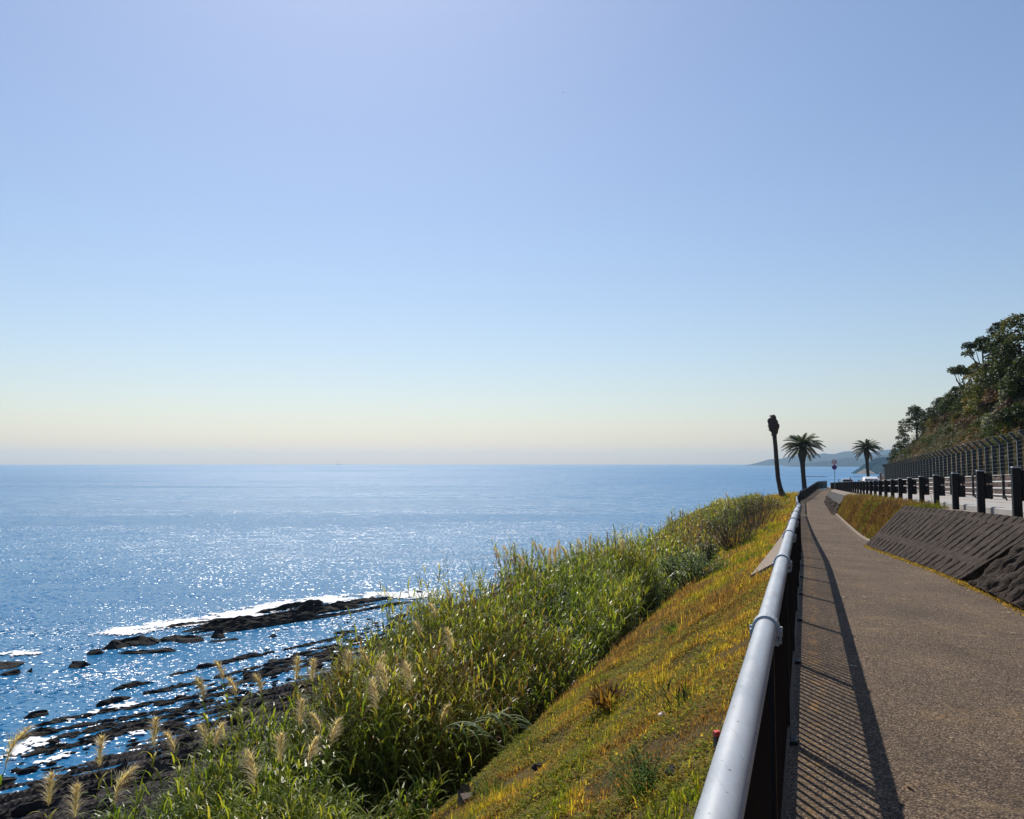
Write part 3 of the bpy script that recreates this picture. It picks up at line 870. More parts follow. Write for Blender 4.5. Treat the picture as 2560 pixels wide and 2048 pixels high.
def live_palm(label, Y, tr, crown, L, seed):
    P, rad = px_tube(tr, Y); base = P[0].copy()
    ro = thing('palm_tree', label, 'palm tree', tuple(base))
    trunk_mesh(P, rad, base).build('trunk', M['palm_bark'], ro, True)
    c = frond_mesh('fronds', ro, 52, L, seed); c.location = Vector(at_y(*crown, Y) - base)
    return ro
live_palm('bushy green palm behind the bend of the far railing, left of the signs', 130, [(2013, 1229, 13), (2011, 1218, 11.5), (2008, 1185, 10.5), (2006.5, 1160, 11.5), (2006, 1149, 15), (2005.6, 1138, 20), (2005.6, 1126, 23), (2006, 1116, 12)], (2006, 1117), 3.75, 3)
live_palm('green palm right of the signs standing beyond the white car', 165, [(2173, 1220, 8), (2171, 1195, 7.4), (2168, 1167, 7.2), (2167.6, 1150, 8.6), (2167, 1140, 12), (2166.5, 1130, 14.5), (2166, 1121, 8)], (2166.4, 1121), 3.35, 8)

# ------------------------------------------------------------------ ships and a bird
def ship(label, px, Y, ln, hh, flip):
    b = at_y(px, 1160, Y); ro = thing('ship', label, 'ship', (b[0], Y, SEA), R(8))
    h = MB(); hw = ln * .08
    sec = lambda x, k, z: [(x, -hw * k, -1), (x, hw * k, -1), (x, hw * k * 1.1, z), (x, -hw * k * 1.1, z)]
    h.rings([sec(-ln / 2, .5, hh * .55), sec(-ln * .42, .9, hh * .55), sec(-ln * .1, 1, hh * .42), sec(ln * .3, 1, hh * .45), sec(ln * .45, .5, hh * .62), sec(ln * .5, .06, hh * .7)]).build('hull', M['hull'], ro)
    d = MB(); d.bbox((-ln * .34, 0, hh * .85), (ln * .16, hw * 1.7, hh * .75), .3); d.bbox((-ln * .33, 0, hh * 1.35), (ln * .09, hw * 1.9, hh * .3), .2); d.build('bridge', M['hull'], ro)
    m = MB(); m.tube([(-ln * .38, 0, hh), (-ln * .38, 0, hh * 1.9)], hw * .25, 8); m.tube([(ln * .3, 0, hh * .4), (ln * .3, 0, hh * 1.2)], hw * .12, 6); m.build('mast', M['hull'], ro)
ship('small dark cargo ship low on the horizon left of centre', 848, 7800, 52, 9, 0)
ship('tiny faint ship on the horizon toward the right, near the reeds', 1680, 9100, 30, 9.5, 0)
bp = at_y(1408, 232, 230)
bd = thing('bird', 'tiny dark bird flying high in the open sky', 'bird', tuple(bp), R(70))
MB().tube([(-.2, 0, 0), (-.12, 0, .01), (0, 0, .01), (.12, 0, .02), (.19, 0, .03), (.24, 0, .025)], [.01, .04, .055, .045, .032, .006], 10).build('body', M['feather'], bd, True)
for sg_ in (-1, 1):
    wv = MB()
    P = [(.08, 0, .03), (-.08, 0, .03), (-.06, sg_ * .22, .11), (.07, sg_ * .24, .12), (-.09, sg_ * .52, .08), (-.03, sg_ * .5, .085)]
    wv.add(P + [(x, y, z + .012) for x, y, z in P], [(0, 1, 2, 3), (3, 2, 4, 5), (6, 9, 8, 7), (9, 11, 10, 8), (0, 3, 9, 6), (3, 5, 11, 9), (1, 7, 8, 2), (2, 8, 10, 4), (4, 10, 11, 5), (0, 6, 7, 1)]).build('wing', M['feather'], bd)

# ------------------------------------------------------------------ reef ledges, boulders, rubble, foam
def resample(P, st):
    P = np.array(P, float); d = np.concatenate([[0], np.cumsum(np.linalg.norm(np.diff(P, axis=0), axis=1))])
    k = np.arange(0, d[-1], st)
    return np.stack([np.interp(k, d, P[:, i]) for i in range(P.shape[1])], 1), k / d[-1]
def ledge(label, pxs, wd, hh, seed, group=None, name='rock_ledge'):
    P, f = resample([at_z(x, y, SEA) for x, y in pxs], 0.3)
    d = np.gradient(P, axis=0); d /= np.linalg.norm(d, axis=1)[:, None]
    nrm = np.stack([d[:, 1], -d[:, 0], 0 * d[:, 0]], 1)
    base = P[0].copy(); base[2] = SEA
    rings = []
    for i in range(len(P)):
        e = min(1, (f[i] * 7 + .12)) * min(1, ((1 - f[i]) * 7 + .12))
        x = i * .3
        w_ = wd * .72 * (.55 + .8 * vnoise(x * .35, seed, seed)) * (.35 + .65 * e); h_ = hh * .55 * (.45 + .9 * vnoise(x * .55, seed + 3.3, seed)) * e * (.75 + .5 * vnoise(x * 2.3, seed + 1.7, seed + 1))
        sec = [(-1.0, -.6), (-.85, .06), (-.5, .30), (-.1, .62), (.12, .95), (.3, 1.0), (.42, .72), (.7, .55), (.95, .12), (1.05, -.6)]
        ring = []
        for j, (a, b) in enumerate(sec):
            jx = (vnoise(x * 1.7 + j * 5.1, j * 2.2, seed + 5) - .5) * .35; jz = (vnoise(x * 2.1 + j * 3.7, j * 1.3, seed + 7) - .5) * .4
            ring.append(P[i] - base + nrm[i] * (a + jx) * w_ + np.array([0, 0, b * h_ + jz * h_ if b > 0 else -.6]))
        rings.append(ring)
    o = MB().rings(rings).build(name, M['rock']); o.location = base
    return tag(o, label, 'rock', group)
LG = 'reef rocks off the beach'
ledge('long flat outermost slab of the big reef, washed by white foam', [(402, 1571), (490, 1561), (583, 1549)], .8, .45, 2, LG)
ledge('raised dark slab of the big reef farthest from the beach, right half', [(630, 1537), (720, 1523), (812, 1507)], .6, .8, 3, LG)
ledge('longest tall ridge of the big reef ending at its right tip', [(455, 1581), (600, 1557), (700, 1541), (815, 1521), (900, 1507), (990, 1495)], .75, 1.15, 4, LG)
ledge('second long ridge of the big reef just landward of the longest one', [(470, 1586), (600, 1565), (740, 1543), (860, 1523), (940, 1510)], .65, .8, 26, LG)
ledge('broken brownish ledge on the landward edge of the big reef', [(500, 1590), (600, 1576), (720, 1558), (850, 1537), (960, 1517), (1042, 1502)], .6, .55, 6, LG)
ledge('thin stony strip between the ridges of the big reef', [(540, 1580), (660, 1562), (800, 1540)], .5, .6, 27, LG)
ledge('short dark block under the left half of the big reef', [(528, 1594), (560, 1590)], 1.1, .9, 8, LG)
ledge('low thin rock strip just below the big reef', [(520, 1606), (598, 1597)], .5, .35, 9, LG)
ledge('hump-backed middle reef rising between the big reef and the left rocks', [(258, 1624), (310, 1612), (350, 1606), (400, 1608)], 1.5, 1.2, 10, LG)
ledge('right-hand knobbly part of the middle reef', [(390, 1604), (440, 1598), (470, 1602), (512, 1599)], 1.2, 1.0, 11, LG)
ledge('low row of stones in front of the middle reef', [(295, 1634), (360, 1632), (445, 1627)], .5, .45, 12, LG)
ledge('small rounded rock at the left end of the middle reef', [(216, 1636), (260, 1632)], .9, .8, 13, LG)
ledge('lone flat pale-topped rock standing alone left of centre', [(178, 1664), (219, 1666)], 1.0, .7, 14, LG)
ledge('dark ledge at the left edge of the photo', [(-60, 1668), (0, 1664), (64, 1662)], 1.6, .9, 15, LG)
ledge('lower strip of rock under the left-edge ledge', [(0, 1687), (62, 1682)], .6, .5, 16, LG)
ledge('little rock right of the left-edge ledge', [(68, 1680), (92, 1678)], .5, .45, 17, LG)
ledge('slim straight rock bar near the left shore', [(60, 1796), (128, 1781)], .45, .5, 18, LG)
ledge('small flat rock in open water below the big reef', [(672, 1592), (697, 1592)], .8, .5, 19, LG)
ledge('tiny rock below the right end of the big reef', [(878, 1566), (892, 1566)], .6, .5, 20, LG)
ledge('small dark rock left of the pair near the reeds', [(930, 1559), (948, 1558)], .6, .4, 21, LG)
ledge('small low rock closest to the tall reeds', [(984, 1553), (1006, 1552)], .6, .4, 22, LG)
ledge('speck of rock beyond the right tip of the big reef', [(1036, 1483), (1058, 1482)], .7, .5, 23, LG)
ledge('far thin reef line in the bay left of the road signs', [(2014, 1192.0), (2068, 1193.0)], 5, 1.1, 24, LG)
ledge('far thin reef line at the foot of the near headland', [(2128, 1193.0), (2206, 1193.6)], 5, 1.0, 25, LG)

# rows of stones running out of the beach and loose rubble: nobody could count them
def lump(n, m):
    V = []; Fq = []
    for i in range(m + 1):
        th = math.pi * i / m
        for k in range(n):
            ph = 2 * math.pi * k / n
            V.append((math.sin(th) * math.cos(ph), math.sin(th) * math.sin(ph), math.cos(th)))
    V = np.array(V)
    for i in range(m):
        for k in range(n):
            Fq.append((i * n + k, (i + 1) * n + k, (i + 1) * n + (k + 1) % n, i * n + (k + 1) % n))
    return V, np.array(Fq)
LV, LF = lump(7, 5)
def lumps(name, pos, size, mat, label, cat, ori, flat=.6):
    N = len(pos); r = rng
    V = np.repeat(LV[None], N, 0).copy()
    V *= (1 + r.normal(0, .17, (N, len(LV), 1)))
    sc = np.stack([size * r.uniform(1.1, 3.6, N), size * r.uniform(.6, 1.0, N), size * flat * r.uniform(.6, 1.1, N)], 1)
    V *= sc[:, None]
    an = ori + r.normal(0, .14, N); c, s_ = np.cos(an)[:, None], np.sin(an)[:, None]
    X = V[..., 0] * c - V[..., 1] * s_; Y = V[..., 0] * s_ + V[..., 1] * c
    V = np.stack([X, Y, V[..., 2]], -1) + pos[:, None]
    q = (LF[None] + (np.arange(N) * len(LV))[:, None, None]).reshape(-1, 4)
    o = quads(name, V.reshape(-1, 3), q, mat=mat)
    return tag(o, label, cat, kind='stuff')
rows = [((430, 1689), (700, 1627), (927, 1580)), ((270, 1757), (485, 1709), (700, 1656), (953, 1599)), ((284, 1727), (378, 1708)), ((110, 1812), (243, 1786), (381, 1760), (590, 1733)),
        ((45, 1849), (215, 1812), (520, 1763)), ((160, 1842), (288, 1815), (607, 1763)), ((120, 1879), (243, 1850), (420, 1812)), ((470, 1745), (640, 1695), (760, 1665), (900, 1632)), ((540, 1705), (700, 1668), (830, 1637))]
PP = []; SZ = []
for rw in rows:
    P, f = resample([at_z(x, y, SEA) for x, y in rw], .16)
    keep = (vnoise(np.arange(len(P)) * .09, len(P) * 1.7, 4) > .30)
    P = P[keep] + rng.normal(0, .16, (keep.sum(), 3)) * [1, 1, 0]
    PP.append(P); SZ.append(rng.gamma(2.0, .05, len(P)) + .05)
for k in range(700):                                       # rubble along the water's edge
    s = rng.uniform(22, 78); t = -35.0 - abs(rng.normal(0, 1.6)) + rng.uniform(0, 9) * (rng.random() < .65)
    PP.append(W(s, t, SEA + max(0, .05 * (t + 36)))[None]); SZ.append([rng.gamma(2.0, .045) + .04])
PP = np.concatenate(PP); SZ = np.concatenate(SZ)
lumps('shore_rubble', PP, SZ, M['rock'], 'rows of small dark stones and rubble along the waterline', 'rubble', R(90 - 47), .75)

fx = np.arange(-75, 12, .17); fy = np.arange(30, 120, .2)
FX, FY = np.meshgrid(fx, fy, indexing='ij')
FX = FX + rng.uniform(-.07, .07, FX.shape); FY = FY + rng.uniform(-.08, .08, FY.shape)
dens = np.zeros_like(FX)
def foam_line(pxs, wd, amt):
    global dens
    P, f = resample([at_z(x, y, SEA) for x, y in pxs], .8)
    for p, ff in zip(P, f):
        dens = np.maximum(dens, amt * np.exp(-((FX - p[0]) ** 2 + (FY - p[1]) ** 2) / (wd * wd)))
foam_line([(320, 1578), (430, 1563), (600, 1537), (760, 1507), (900, 1494), (1050, 1488)], 3.6, 1.0)
foam_line([(620, 1552), (760, 1530), (830, 1512)], .9, .95)
foam_line([(420, 1596), (620, 1586), (800, 1560), (980, 1525)], .9, .62)
foam_line([(10, 1636), (90, 1635)], 1.3, .8)
foam_line([(220, 1645), (330, 1640), (480, 1622)], 1.0, .55)
foam_line([(0, 1900), (60, 1870), (110, 1850)], 1.7, .80)
foam_line([(0, 1845), (130, 1812), (250, 1778), (420, 1742)], 1.2, .6)
foam_line([(100, 1912), (200, 1878), (330, 1838)], 1.0, .72)
foam_line([(200, 1790), (330, 1755), (520, 1705), (760, 1640)], .9, .5)
foam_line([(700, 1635), (850, 1600), (980, 1575)], .9, .5)
nz = fbm(FX * 1.5, FY * 1.5, 41, 5) * .75 + .25 * rng.random(FX.shape); nz2 = fbm(FX * .35, FY * .35, 43, 3)
cell = (dens[:-1, :-1] * (.55 + .9 * nz2[:-1, :-1]) > (1.0 - nz[:-1, :-1]) * 1.18 + .16)
q = grid_quads(len(fx), len(fy))[cell.ravel()][:, ::-1]
used, inv_ = np.unique(q.ravel(), return_inverse=True)
FV = np.stack([FX, FY, SEA + .04 + .10 * nz], -1).reshape(-1, 3)[used]
tag(quads('foam', FV, inv_.reshape(-1, 4), mat=M['foam'], smooth=True), 'white sea foam lacing round the reef and stone rows', 'foam', kind='stuff')

# ------------------------------------------------------------------ blades, leaves, reeds
def blades(name, P, ln, wd, az, tilt, cols, mat, label, cat, parent=None):
    """arching blades rooted at P: a quad and a tip triangle each"""
    N = len(P)
    d = np.stack([np.cos(az), np.sin(az), 0 * az], 1); sd_ = np.stack([-np.sin(az), np.cos(az), 0 * az], 1)
    up = np.array([0, 0, 1.0])
    mid = P + (d * np.sin(tilt * .55)[:, None] + up * np.cos(tilt * .55)[:, None]) * (ln * .55)[:, None]
    tip = mid + (d * np.sin(tilt * 1.35)[:, None] + up * np.cos(tilt * 1.35)[:, None]) * (ln * .45)[:, None]
    w_ = (sd_ * wd[:, None])
    V = np.stack([P - w_ * .5, P + w_ * .5, mid + w_ * .42, mid - w_ * .42, tip], 1).reshape(-1, 3)
    b = (np.arange(N) * 5)[:, None]
    loops = (b + np.array([0, 1, 2, 3, 3, 2, 4])[None]).ravel()
    st_ = (np.arange(N) * 7)[:, None] + np.array([0, 4])[None]
    cc = np.repeat(cols[:, None], 5, 1).reshape(-1, 3)
    o = npmesh(name, V, loops, st_.ravel(), mat=mat, cols=cc, parent=parent)
    return tag(o, label, cat, kind='stuff') if label else o

def pick(n, stops, cols):
    cols = np.array(cols, float); return np.stack([np.interp(n, stops, cols[:, i]) for i in range(3)], -1)

def leaf_strips(base, az, e0, droop, ln, wd, cols, nseg=4):
    """long leaves: strips whose elevation falls from e0 by droop along the length"""
    N = len(base); p = base.copy(); C_ = [p.copy()]
    for k in range(nseg):
        e = e0 - droop * ((k + .35) / nseg) ** 1.4
        p = p + np.stack([np.cos(az) * np.cos(e), np.sin(az) * np.cos(e), np.sin(e)], 1) * (ln / nseg)[:, None]
        C_.append(p.copy())
    sd_ = np.stack([-np.sin(az), np.cos(az), 0 * az], 1)
    prof = [.55, 1.0, .9, .6, .06] if nseg == 4 else list(np.interp(np.linspace(0, 1, nseg + 1), [0, .25, .6, 1], [.5, 1, .8, .05]))
    V = np.stack([C_[k] + sg_ * sd_ * (wd * .5 * prof[k])[:, None] for k in range(nseg + 1) for sg_ in (-1, 1)], 1)
    n2 = 2 * (nseg + 1)
    q = np.array([(2 * k, 2 * k + 1, 2 * k + 3, 2 * k + 2) for k in range(nseg)])
    Q = (q[None] + (np.arange(N) * n2)[:, None, None]).reshape(-1, 4)
    return V.reshape(-1, 3), Q, np.repeat(cols[:, None], n2, 1).reshape(-1, 3)

def stems(base, top, bow, rad, cols, nseg=5):
    """three-sided stalks from base to top, bowed by vector bow"""
    N = len(base); V = []
    for k in range(nseg + 1):
        f = k / nseg
        c = base * (1 - f) + top * f - bow * (4 * f * (1 - f))[..., None] if hasattr(f, '__len__') else base * (1 - f) + top * f - bow * (4 * f * (1 - f))
        r_ = rad * (1 - .6 * f)
        for j in range(3):
            a = 2 * math.pi * j / 3
            V.append(c + np.stack([np.cos(a) * r_, np.sin(a) * r_, 0 * r_], 1))
    V = np.stack(V, 1); n2 = 3 * (nseg + 1)
    q = np.array([(3 * k + j, 3 * k + (j + 1) % 3, 3 * k + 3 + (j + 1) % 3, 3 * k + 3 + j) for k in range(nseg) for j in range(3)])
    return V.reshape(-1, 3), (q[None] + (np.arange(N) * n2)[:, None, None]).reshape(-1, 4), np.repeat(cols[:, None], n2, 1).reshape(-1, 3)

def joinmesh(name, parts, mat, parent=None):
    V = []; Q = []; Cc = []; n = 0
    for v, q, c in parts:
        V.append(v); Q.append(q + n); Cc.append(c); n += len(v)
    return quads(name, np.concatenate(V), np.concatenate(Q), mat=mat, parent=parent, cols=np.concatenate(Cc))

GREEN = np.array([[.045, .085, .014], [.105, .160, .020], [.20, .245, .028], [.31, .28, .05]])
hrd = smooth_interp([-40, 0, 14, 24, 31, 40, 55, 64, 80, 95, 320], [2.9, 2.9, 2.95, 4.3, 4.2, 2.9, 2.5, 2.6, 1.6, .8, .8])
t_in = smooth_interp([-40, 10, 16, 22, 34, 42, 60, 95, 320], [-7.9, -7.7, -7.2, -6.5, -6.1, -5.9, -5.2, -5.0, -5.0])
t_out = smooth_interp([-40, 8.5, 13, 17, 26, 45, 65, 95, 320], [-13.0, -12.6, -11.2, -10.9, -11.6, -10.8, -9.4, -8.5, -8.5])
def thicket(name, n, s0, s1, nl, lw, label, seed, hk=1.0):
    r = np.random.default_rng(seed)
    s = r.uniform(s0, s1, n); k = r.random(n); k = np.where(r.random(n) < .3, k ** 2.2, k)
    t = t_in(s) + (t_out(s) - t_in(s)) * k
    clump = np.clip((fbm(s * .42, t * .5, 51, 3) - .5) * 1.7 + .5, 0, 1)
    hollow = 1 - .85 * np.exp(-((s - 15.5) / 1.6) ** 2 - ((t + 6.8) / 2.2) ** 2) - .9 * np.exp(-((s - 39.5) / 2.4) ** 2 - ((t + 6.5) / 2.6) ** 2)
    keep = clump * hollow > r.uniform(.12, .50, n) * np.where(s < 13, .45, 1); s, t, clump = s[keep], t[keep], clump[keep]; n = len(s)
    z = ground(s, t) - .1
    edge = np.clip((t_in(s) - t) / 1.4, 0, 1)
    h = hrd(s) * hk * r.uniform(.72, 1.06, n) * (.70 + .30 * edge) * (.66 + .60 * clump)
    base = Wa(s, t, z)
    la = r.uniform(0, 2 * np.pi, n); lm = r.gamma(2, .10, n) * (1 + 1.2 * (1 - edge)); la = np.where(edge < .8, -AZ + r.normal(0, .6, n), la)
    lean = np.stack([np.cos(la), np.sin(la), 0 * la], 1) * (lm * h * .5)[:, None]
    top = base + np.array([0, 0, 1.]) * h[:, None] + lean
    dry = fbm(s * .28 + 3, t * .28, 77, 3) + .18 * (s > 38) + .10 * np.exp(-((s - 26) / 4) ** 2 - ((t + 7) / 1.5) ** 2)
    scol = pick(np.clip((dry - .38) * 3 + r.normal(0, .15, n), 0, 1), [0, .5, 1], [[.06, .085, .02], [.13, .12, .035], [.20, .13, .05]])
    parts = [stems(base, top, lean * .25, np.full(n, .011), scol)]
    # leaves alternate up the stalk
    idx = np.repeat(np.arange(n), nl); m = len(idx)
    f = np.tile((np.arange(nl) + .5) / nl, n) * .82 + .18 + r.normal(0, .02, m); f = np.clip(f, .1, 1)
    ff = f[:, None]
    B = base[idx] * (1 - ff) + top[idx] * ff - lean[idx] * .25 * 4 * ff * (1 - ff)
    plane = r.uniform(0, 2 * np.pi, n)[idx]
    az = plane + np.where(np.tile(np.arange(nl) % 2, n) == 0, 0, np.pi) + r.normal(0, .5, m)
    e0 = np.clip(np.interp(f, [.2, .7, 1], [.55, .95, 1.25]) + r.normal(0, .16, m), -.2, 1.45)
    dr = np.interp(f, [.2, .8, 1], [2.0, 1.9, 1.1]) * r.uniform(.7, 1.15, m)
    ln = np.interp(f, [.1, .4, .85, 1], [.5, .66, .56, .42]) * r.uniform(.75, 1.2, m); wd = ln * lw * r.uniform(.8, 1.2, m)
    tone = np.clip(.42 + (f - .62) * .55 + (clump[idx] - .5) * .8 + r.normal(0, .16, m), 0, 1)
    col = pick(tone, [0, .35, .7, 1], GREEN)
    dead = (r.random(m) < np.interp(f, [.15, .4, .7], [.7, .28, .03]) + np.clip(dry[idx] - .5, 0, 1) * 1.6)
    col[dead] = np.array([.19, .115, .045]) * r.uniform(.5, 1.25, (dead.sum(), 1))
    parts.append(leaf_strips(B, az, e0, dr, ln, wd, col))
    return tag(joinmesh(name, parts, M['leaf']), label, 'reeds', kind='stuff')
thicket('reeds', 5200, 5.5, 38, 21, .064, 'dense green reed thicket filling the hollow below the slope', 1)
thicket('reeds', 3000, 36, 96, 13, .10, 'farther reeds and tall weeds along the top of the bluff', 2)

# flowering reeds: every plume one can make out is a thing of its own
def plume_mesh(name, parent, L, seed, droopdir, fluffy):
    r = np.random.default_rng(seed); n = 190
    f = r.random(n) ** .8
    ax_ = lambda f: np.stack([droopdir * (f ** 2) * .55 * L, 0 * f, f * L * (1 - .22 * f * abs(droopdir))], 1)
    B = ax_(f)
    az = r.normal(0 if droopdir >= 0 else np.pi, 1.0, n) if fluffy else r.uniform(0, 2 * np.pi, n)
    ln = np.interp(f, [0, .25, .8, 1], [.6, 1.0, .65, .35]) * L * .52 * r.uniform(.6, 1.25, n)
    e0 = r.normal(.95, .2, n); dr = r.uniform(.3, 1.3, n) * (1.2 if fluffy else .7)
    col = pick(r.random(n), [0, .5, 1], [[.50, .39, .27], [.70, .59, .45], [.85, .77, .64]])
    a = leaf_strips(B, az, e0, dr, ln, np.full(n, .010), col, 3)
    k = np.linspace(0, 1, 7); P = ax_(k)
    b = stems(P[:-1], P[1:], np.zeros((6, 3)), np.full(6, .007), np.tile([[.26, .19, .10]], (6, 1)), 1)
    return joinmesh(name, [a, b], M['plume'], parent)
def reed_proto(seed, H, L, dd, fl):
    r = np.random.default_rng(seed)
    root = empty('flowering_reed')
    lean = np.array([[dd * .16 * H, 0, 0]])
    z0 = np.zeros((1, 3)); top = np.array([[0, 0, H]]) + lean
    v, q, c = stems(z0, top, lean * .3, np.array([.012]), np.array([[.10, .11, .03]]), 8)
    quads('stem', v, q, mat=M['leaf'], parent=root, cols=c)
    nl = 16; f = (np.arange(nl) + .5) / nl * .8 + .16; ff = f[:, None]
    B = z0 * (1 - ff) + top * ff - lean * .3 * 4 * ff * (1 - ff)
    az = r.uniform(0, 6.28) + np.arange(nl) * np.pi + r.normal(0, .4, nl)
    v, q, c = leaf_strips(B, az, np.interp(f, [.2, 1], [.6, 1.2]), np.full(nl, 1.8), np.interp(f, [.1, .5, 1], [.5, .68, .4]), np.full(nl, .046), pick(r.random(nl), [0, .35, .7, 1], GREEN))
    quads('leaves', v, q, mat=M['leaf'], parent=root, cols=c)
    p = plume_mesh('plume', root, L, seed + 50, dd, fl); p.location = tuple(top[0] - np.array([0, 0, .02]))
    return root, top[0]
protos = [reed_proto(100 + i, H, L, dd, fl) for i, (H, L, dd, fl) in enumerate([(3.4, .50, .5, True), (3.4, .58, -.35, True), (3.4, .46, .12, False), (3.4, .62, .8, True), (3.4, .42, -.75, True)])]
taken = [False] * len(protos)
def copy_tree(o, parent=None):
    c = o.copy(); C.objects.link(c)
    if parent is not None: c.parent = parent
    for ch in list(o.children): copy_tree(ch, c)
    return c
ORD = ['leftmost', 'second from the left', 'third from the left', 'fourth from the left', 'fifth from the left', 'sixth from the left', 'seventh from the left', 'eighth from the left', 'ninth from the left',
       'tenth from the left', 'eleventh from the left', 'twelfth from the left']
look = ['arching right', 'leaning left', 'upright slim', 'bending far right', 'drooping left']
PL = {
 'plumes before the dark beach at lower left': ('before the rocky beach', [(15, 1880, 3), (123, 1975, 2), (250, 1880, 2), (188, 2005, 2), (285, 1975, 3), (385, 1832, 2), (438, 1850, 4), (520, 1835, 4), (535, 1845, 0)], 'z'),
 'plumes before the beach at lower middle': ('before the upper beach', [(560, 1672, 4), (592, 1712, 4), (510, 1716, 4), (655, 1706, 4), (742, 1672, 2), (781, 1678, 2), (870, 1658, 2), (922, 1640, 4), (940, 1668, 0), (968, 1702, 1), (1030, 1700, 1)], 'z'),
 'plumes inside the near thicket': ('inside the near thicket', [(752, 1782, 2), (700, 1872, 2), (770, 1880, 0), (802, 1800, 4), (826, 1835, 0), (945, 1745, 1), (1100, 1796, 0), (640, 1930, 1)], 'z'),
 'plumes on the left flank of the tall reeds': ('left of the tall reeds', [(1090, 1522, 4), (1130, 1488, 4), (1165, 1470, 4), (1130, 1608, 1), (1052, 1570, 4)], 'z'),
 'plumes crowning the tall reeds': ('crowning the tall reeds', [(1248, 1382, 4), (1270, 1376, 4), (1343, 1365, 4), (1360, 1374, 4), (1374, 1391, 2), (1387, 1390, 2), (1396, 1366, 2), (1416, 1376, 4), (1456, 1362, 4), (1475, 1352, 2), (1554, 1364, 2), (1310, 1400, 4)], 'y'),
 'plumes on the far weed skyline': ('on the far skyline', [(1805, 1250, 4), (1819, 1238, 4), (1836, 1242, 2), (1843, 1242, 2), (1852, 1235, 2), (1857, 1233, 2), (1876, 1241, 0), (1890, 1250, 4), (1901, 1247, 4), (1914, 1235, 4)], 'y'),
}
for grp, (where, lst, mode) in PL.items():
    for i, (px, py, kind) in enumerate(sorted(lst)):
        best = None
        for Y in np.arange(8, 62, .25):
            p = at_y(px, py, Y); s, t = ST(p[0], p[1])
            if s < 5.5 or t > t_in(s) - .3 or t < t_out(s) - .4: continue
            g = float(ground(s, t)); e = abs(p[2] - (g + hrd(s) * 1.08))
            if best is None or e < best[0]: best = (e, p, g)
        if best is None: continue
        e, p, g = best
        ro, top = protos[kind]
        o = ro if not taken[kind] else copy_tree(ro)
        taken[kind] = True
        H = p[2] - .25 - g
        k = max(.45, H / 3.4); kp = 1.0
        o.scale = (1, 1, k)
        for ch in o.children:
            if ch.name.startswith('plume'): ch.scale = (1.15, 1.15, 1.15 / k)
        rz = R(random.uniform(-25, 25)); o.rotation_euler = (0, 0, rz)
        o.location = (p[0] - top[0] * math.cos(rz), p[1] - top[0] * math.sin(rz), g)
        tag(o, 'flowering reed, plume %s, %s %s' % (look[kind], ORD[i], where), 'flowering reed', grp)
for (ro, _), tk in zip(protos, taken):
    if not tk:
        for ch in list(ro.children): bpy.data.objects.remove(ch)
        bpy.data.objects.remove(ro)

# grass of the slope
def slope_grass(n, s0, s1, u0, u1, lmean, wmean, label, seed, name='grass'):
    r = np.random.default_rng(seed)
    s = s0 + (s1 - s0) * r.random(n) ** 1.35; u = r.uniform(u0, u1, n)
    t = Tf(s) - .2 - u * toe_u(s) / 4.0
    ap = (s > 17.8) & (s < 47) & (t > np.interp(s, [18, 47], [-1.22, -.88]))
    bare = fbm(s * .75, t * .75, 63, 4)
    keep = (~ap) & (bare > r.uniform(.22, .52, n)); s, t, u, bare = s[keep], t[keep], u[keep], bare[keep]; n = len(s)
    tuft = fbm(s * 2.3, t * 2.3, 64, 3)
    dryf = .5 + (fbm(s * .5 + 9, t * .9, 65, 4) - .5) * 1.15 + (fbm(s * 2.4, t * 2.4, 68, 3) - .5) * .35 + .20 * np.exp(-((s - 18) / 7) ** 2) * (u > 1.0) - .08 * np.exp(-((s - 6) / 3.0) ** 2) * (u > 1.6) + .24 * np.exp(-((s - 11) / 4.5) ** 2) * np.exp(-(u / 1.7) ** 2)
    ln = lmean * r.gamma(4, .25, n) * (.3 + 2.0 * tuft ** 2)
    tone = np.clip((dryf - .36) * 3.4 + r.normal(0, .26, n), 0, 1)
    col = pick(tone, [0, .3, .55, .8, 1], [[.13, .165, .018], [.32, .28, .028], [.42, .31, .05], [.36, .19, .045], [.22, .13, .055]]) * r.uniform(.6, 1.3, (n, 1))
    P = Wa(s, t, ground(s, t) - .01)
    return blades(name, P, ln, wmean * r.uniform(.6, 1.4, n), r.uniform(0, 2 * np.pi, n), np.abs(r.normal(.75, .4, n)), col, M['grass'], label, 'grass')
slope_grass(300000, 2.2, 18, .02, 4.4, .060, .0085, 'short green and yellow grass on the near slope by the railing', 11)
slope_grass(110000, 15, 60, .0, 4.4, .13, .014, 'longer orange and yellow grass farther along the slope', 12)
slope_grass(60000, 45, 118, .0, 4.6, .22, .03, 'distant grass on the bank near the dead palm', 13)
# creeping broad-leaved weeds between the grass
r = np.random.default_rng(20); n = 170000
s = 2.2 + 20 * r.random(n) ** 1.3; u = r.uniform(.05, 4.2, n); t = Tf(s) - .2 - u
pm = fbm(s * 1.3, t * 1.3, 66, 3); keep = (pm > r.uniform(.35, .58, n)) & ~((s > 17.8) & (t > -1.25)); s, t = s[keep], t[keep]; n = len(s)
P = Wa(s, t, ground(s, t) + r.uniform(.0, .05, n))
col = pick(r.random(n), [0, .5, 1], [[.09, .13, .018], [.25, .23, .03], [.25, .15, .05]]) * r.uniform(.6, 1.3, (n, 1))
v, q, c = leaf_strips(P, r.uniform(0, 6.28, n), r.uniform(-.2, .9, n), r.uniform(0, 1, n), r.uniform(.025, .06, n), r.uniform(.014, .03, n), col, 2)
tag(quads('creeping_weeds', v, q, mat=M['grass'], cols=c), 'low creeping leafy weeds over the near slope', 'weeds', kind='stuff')

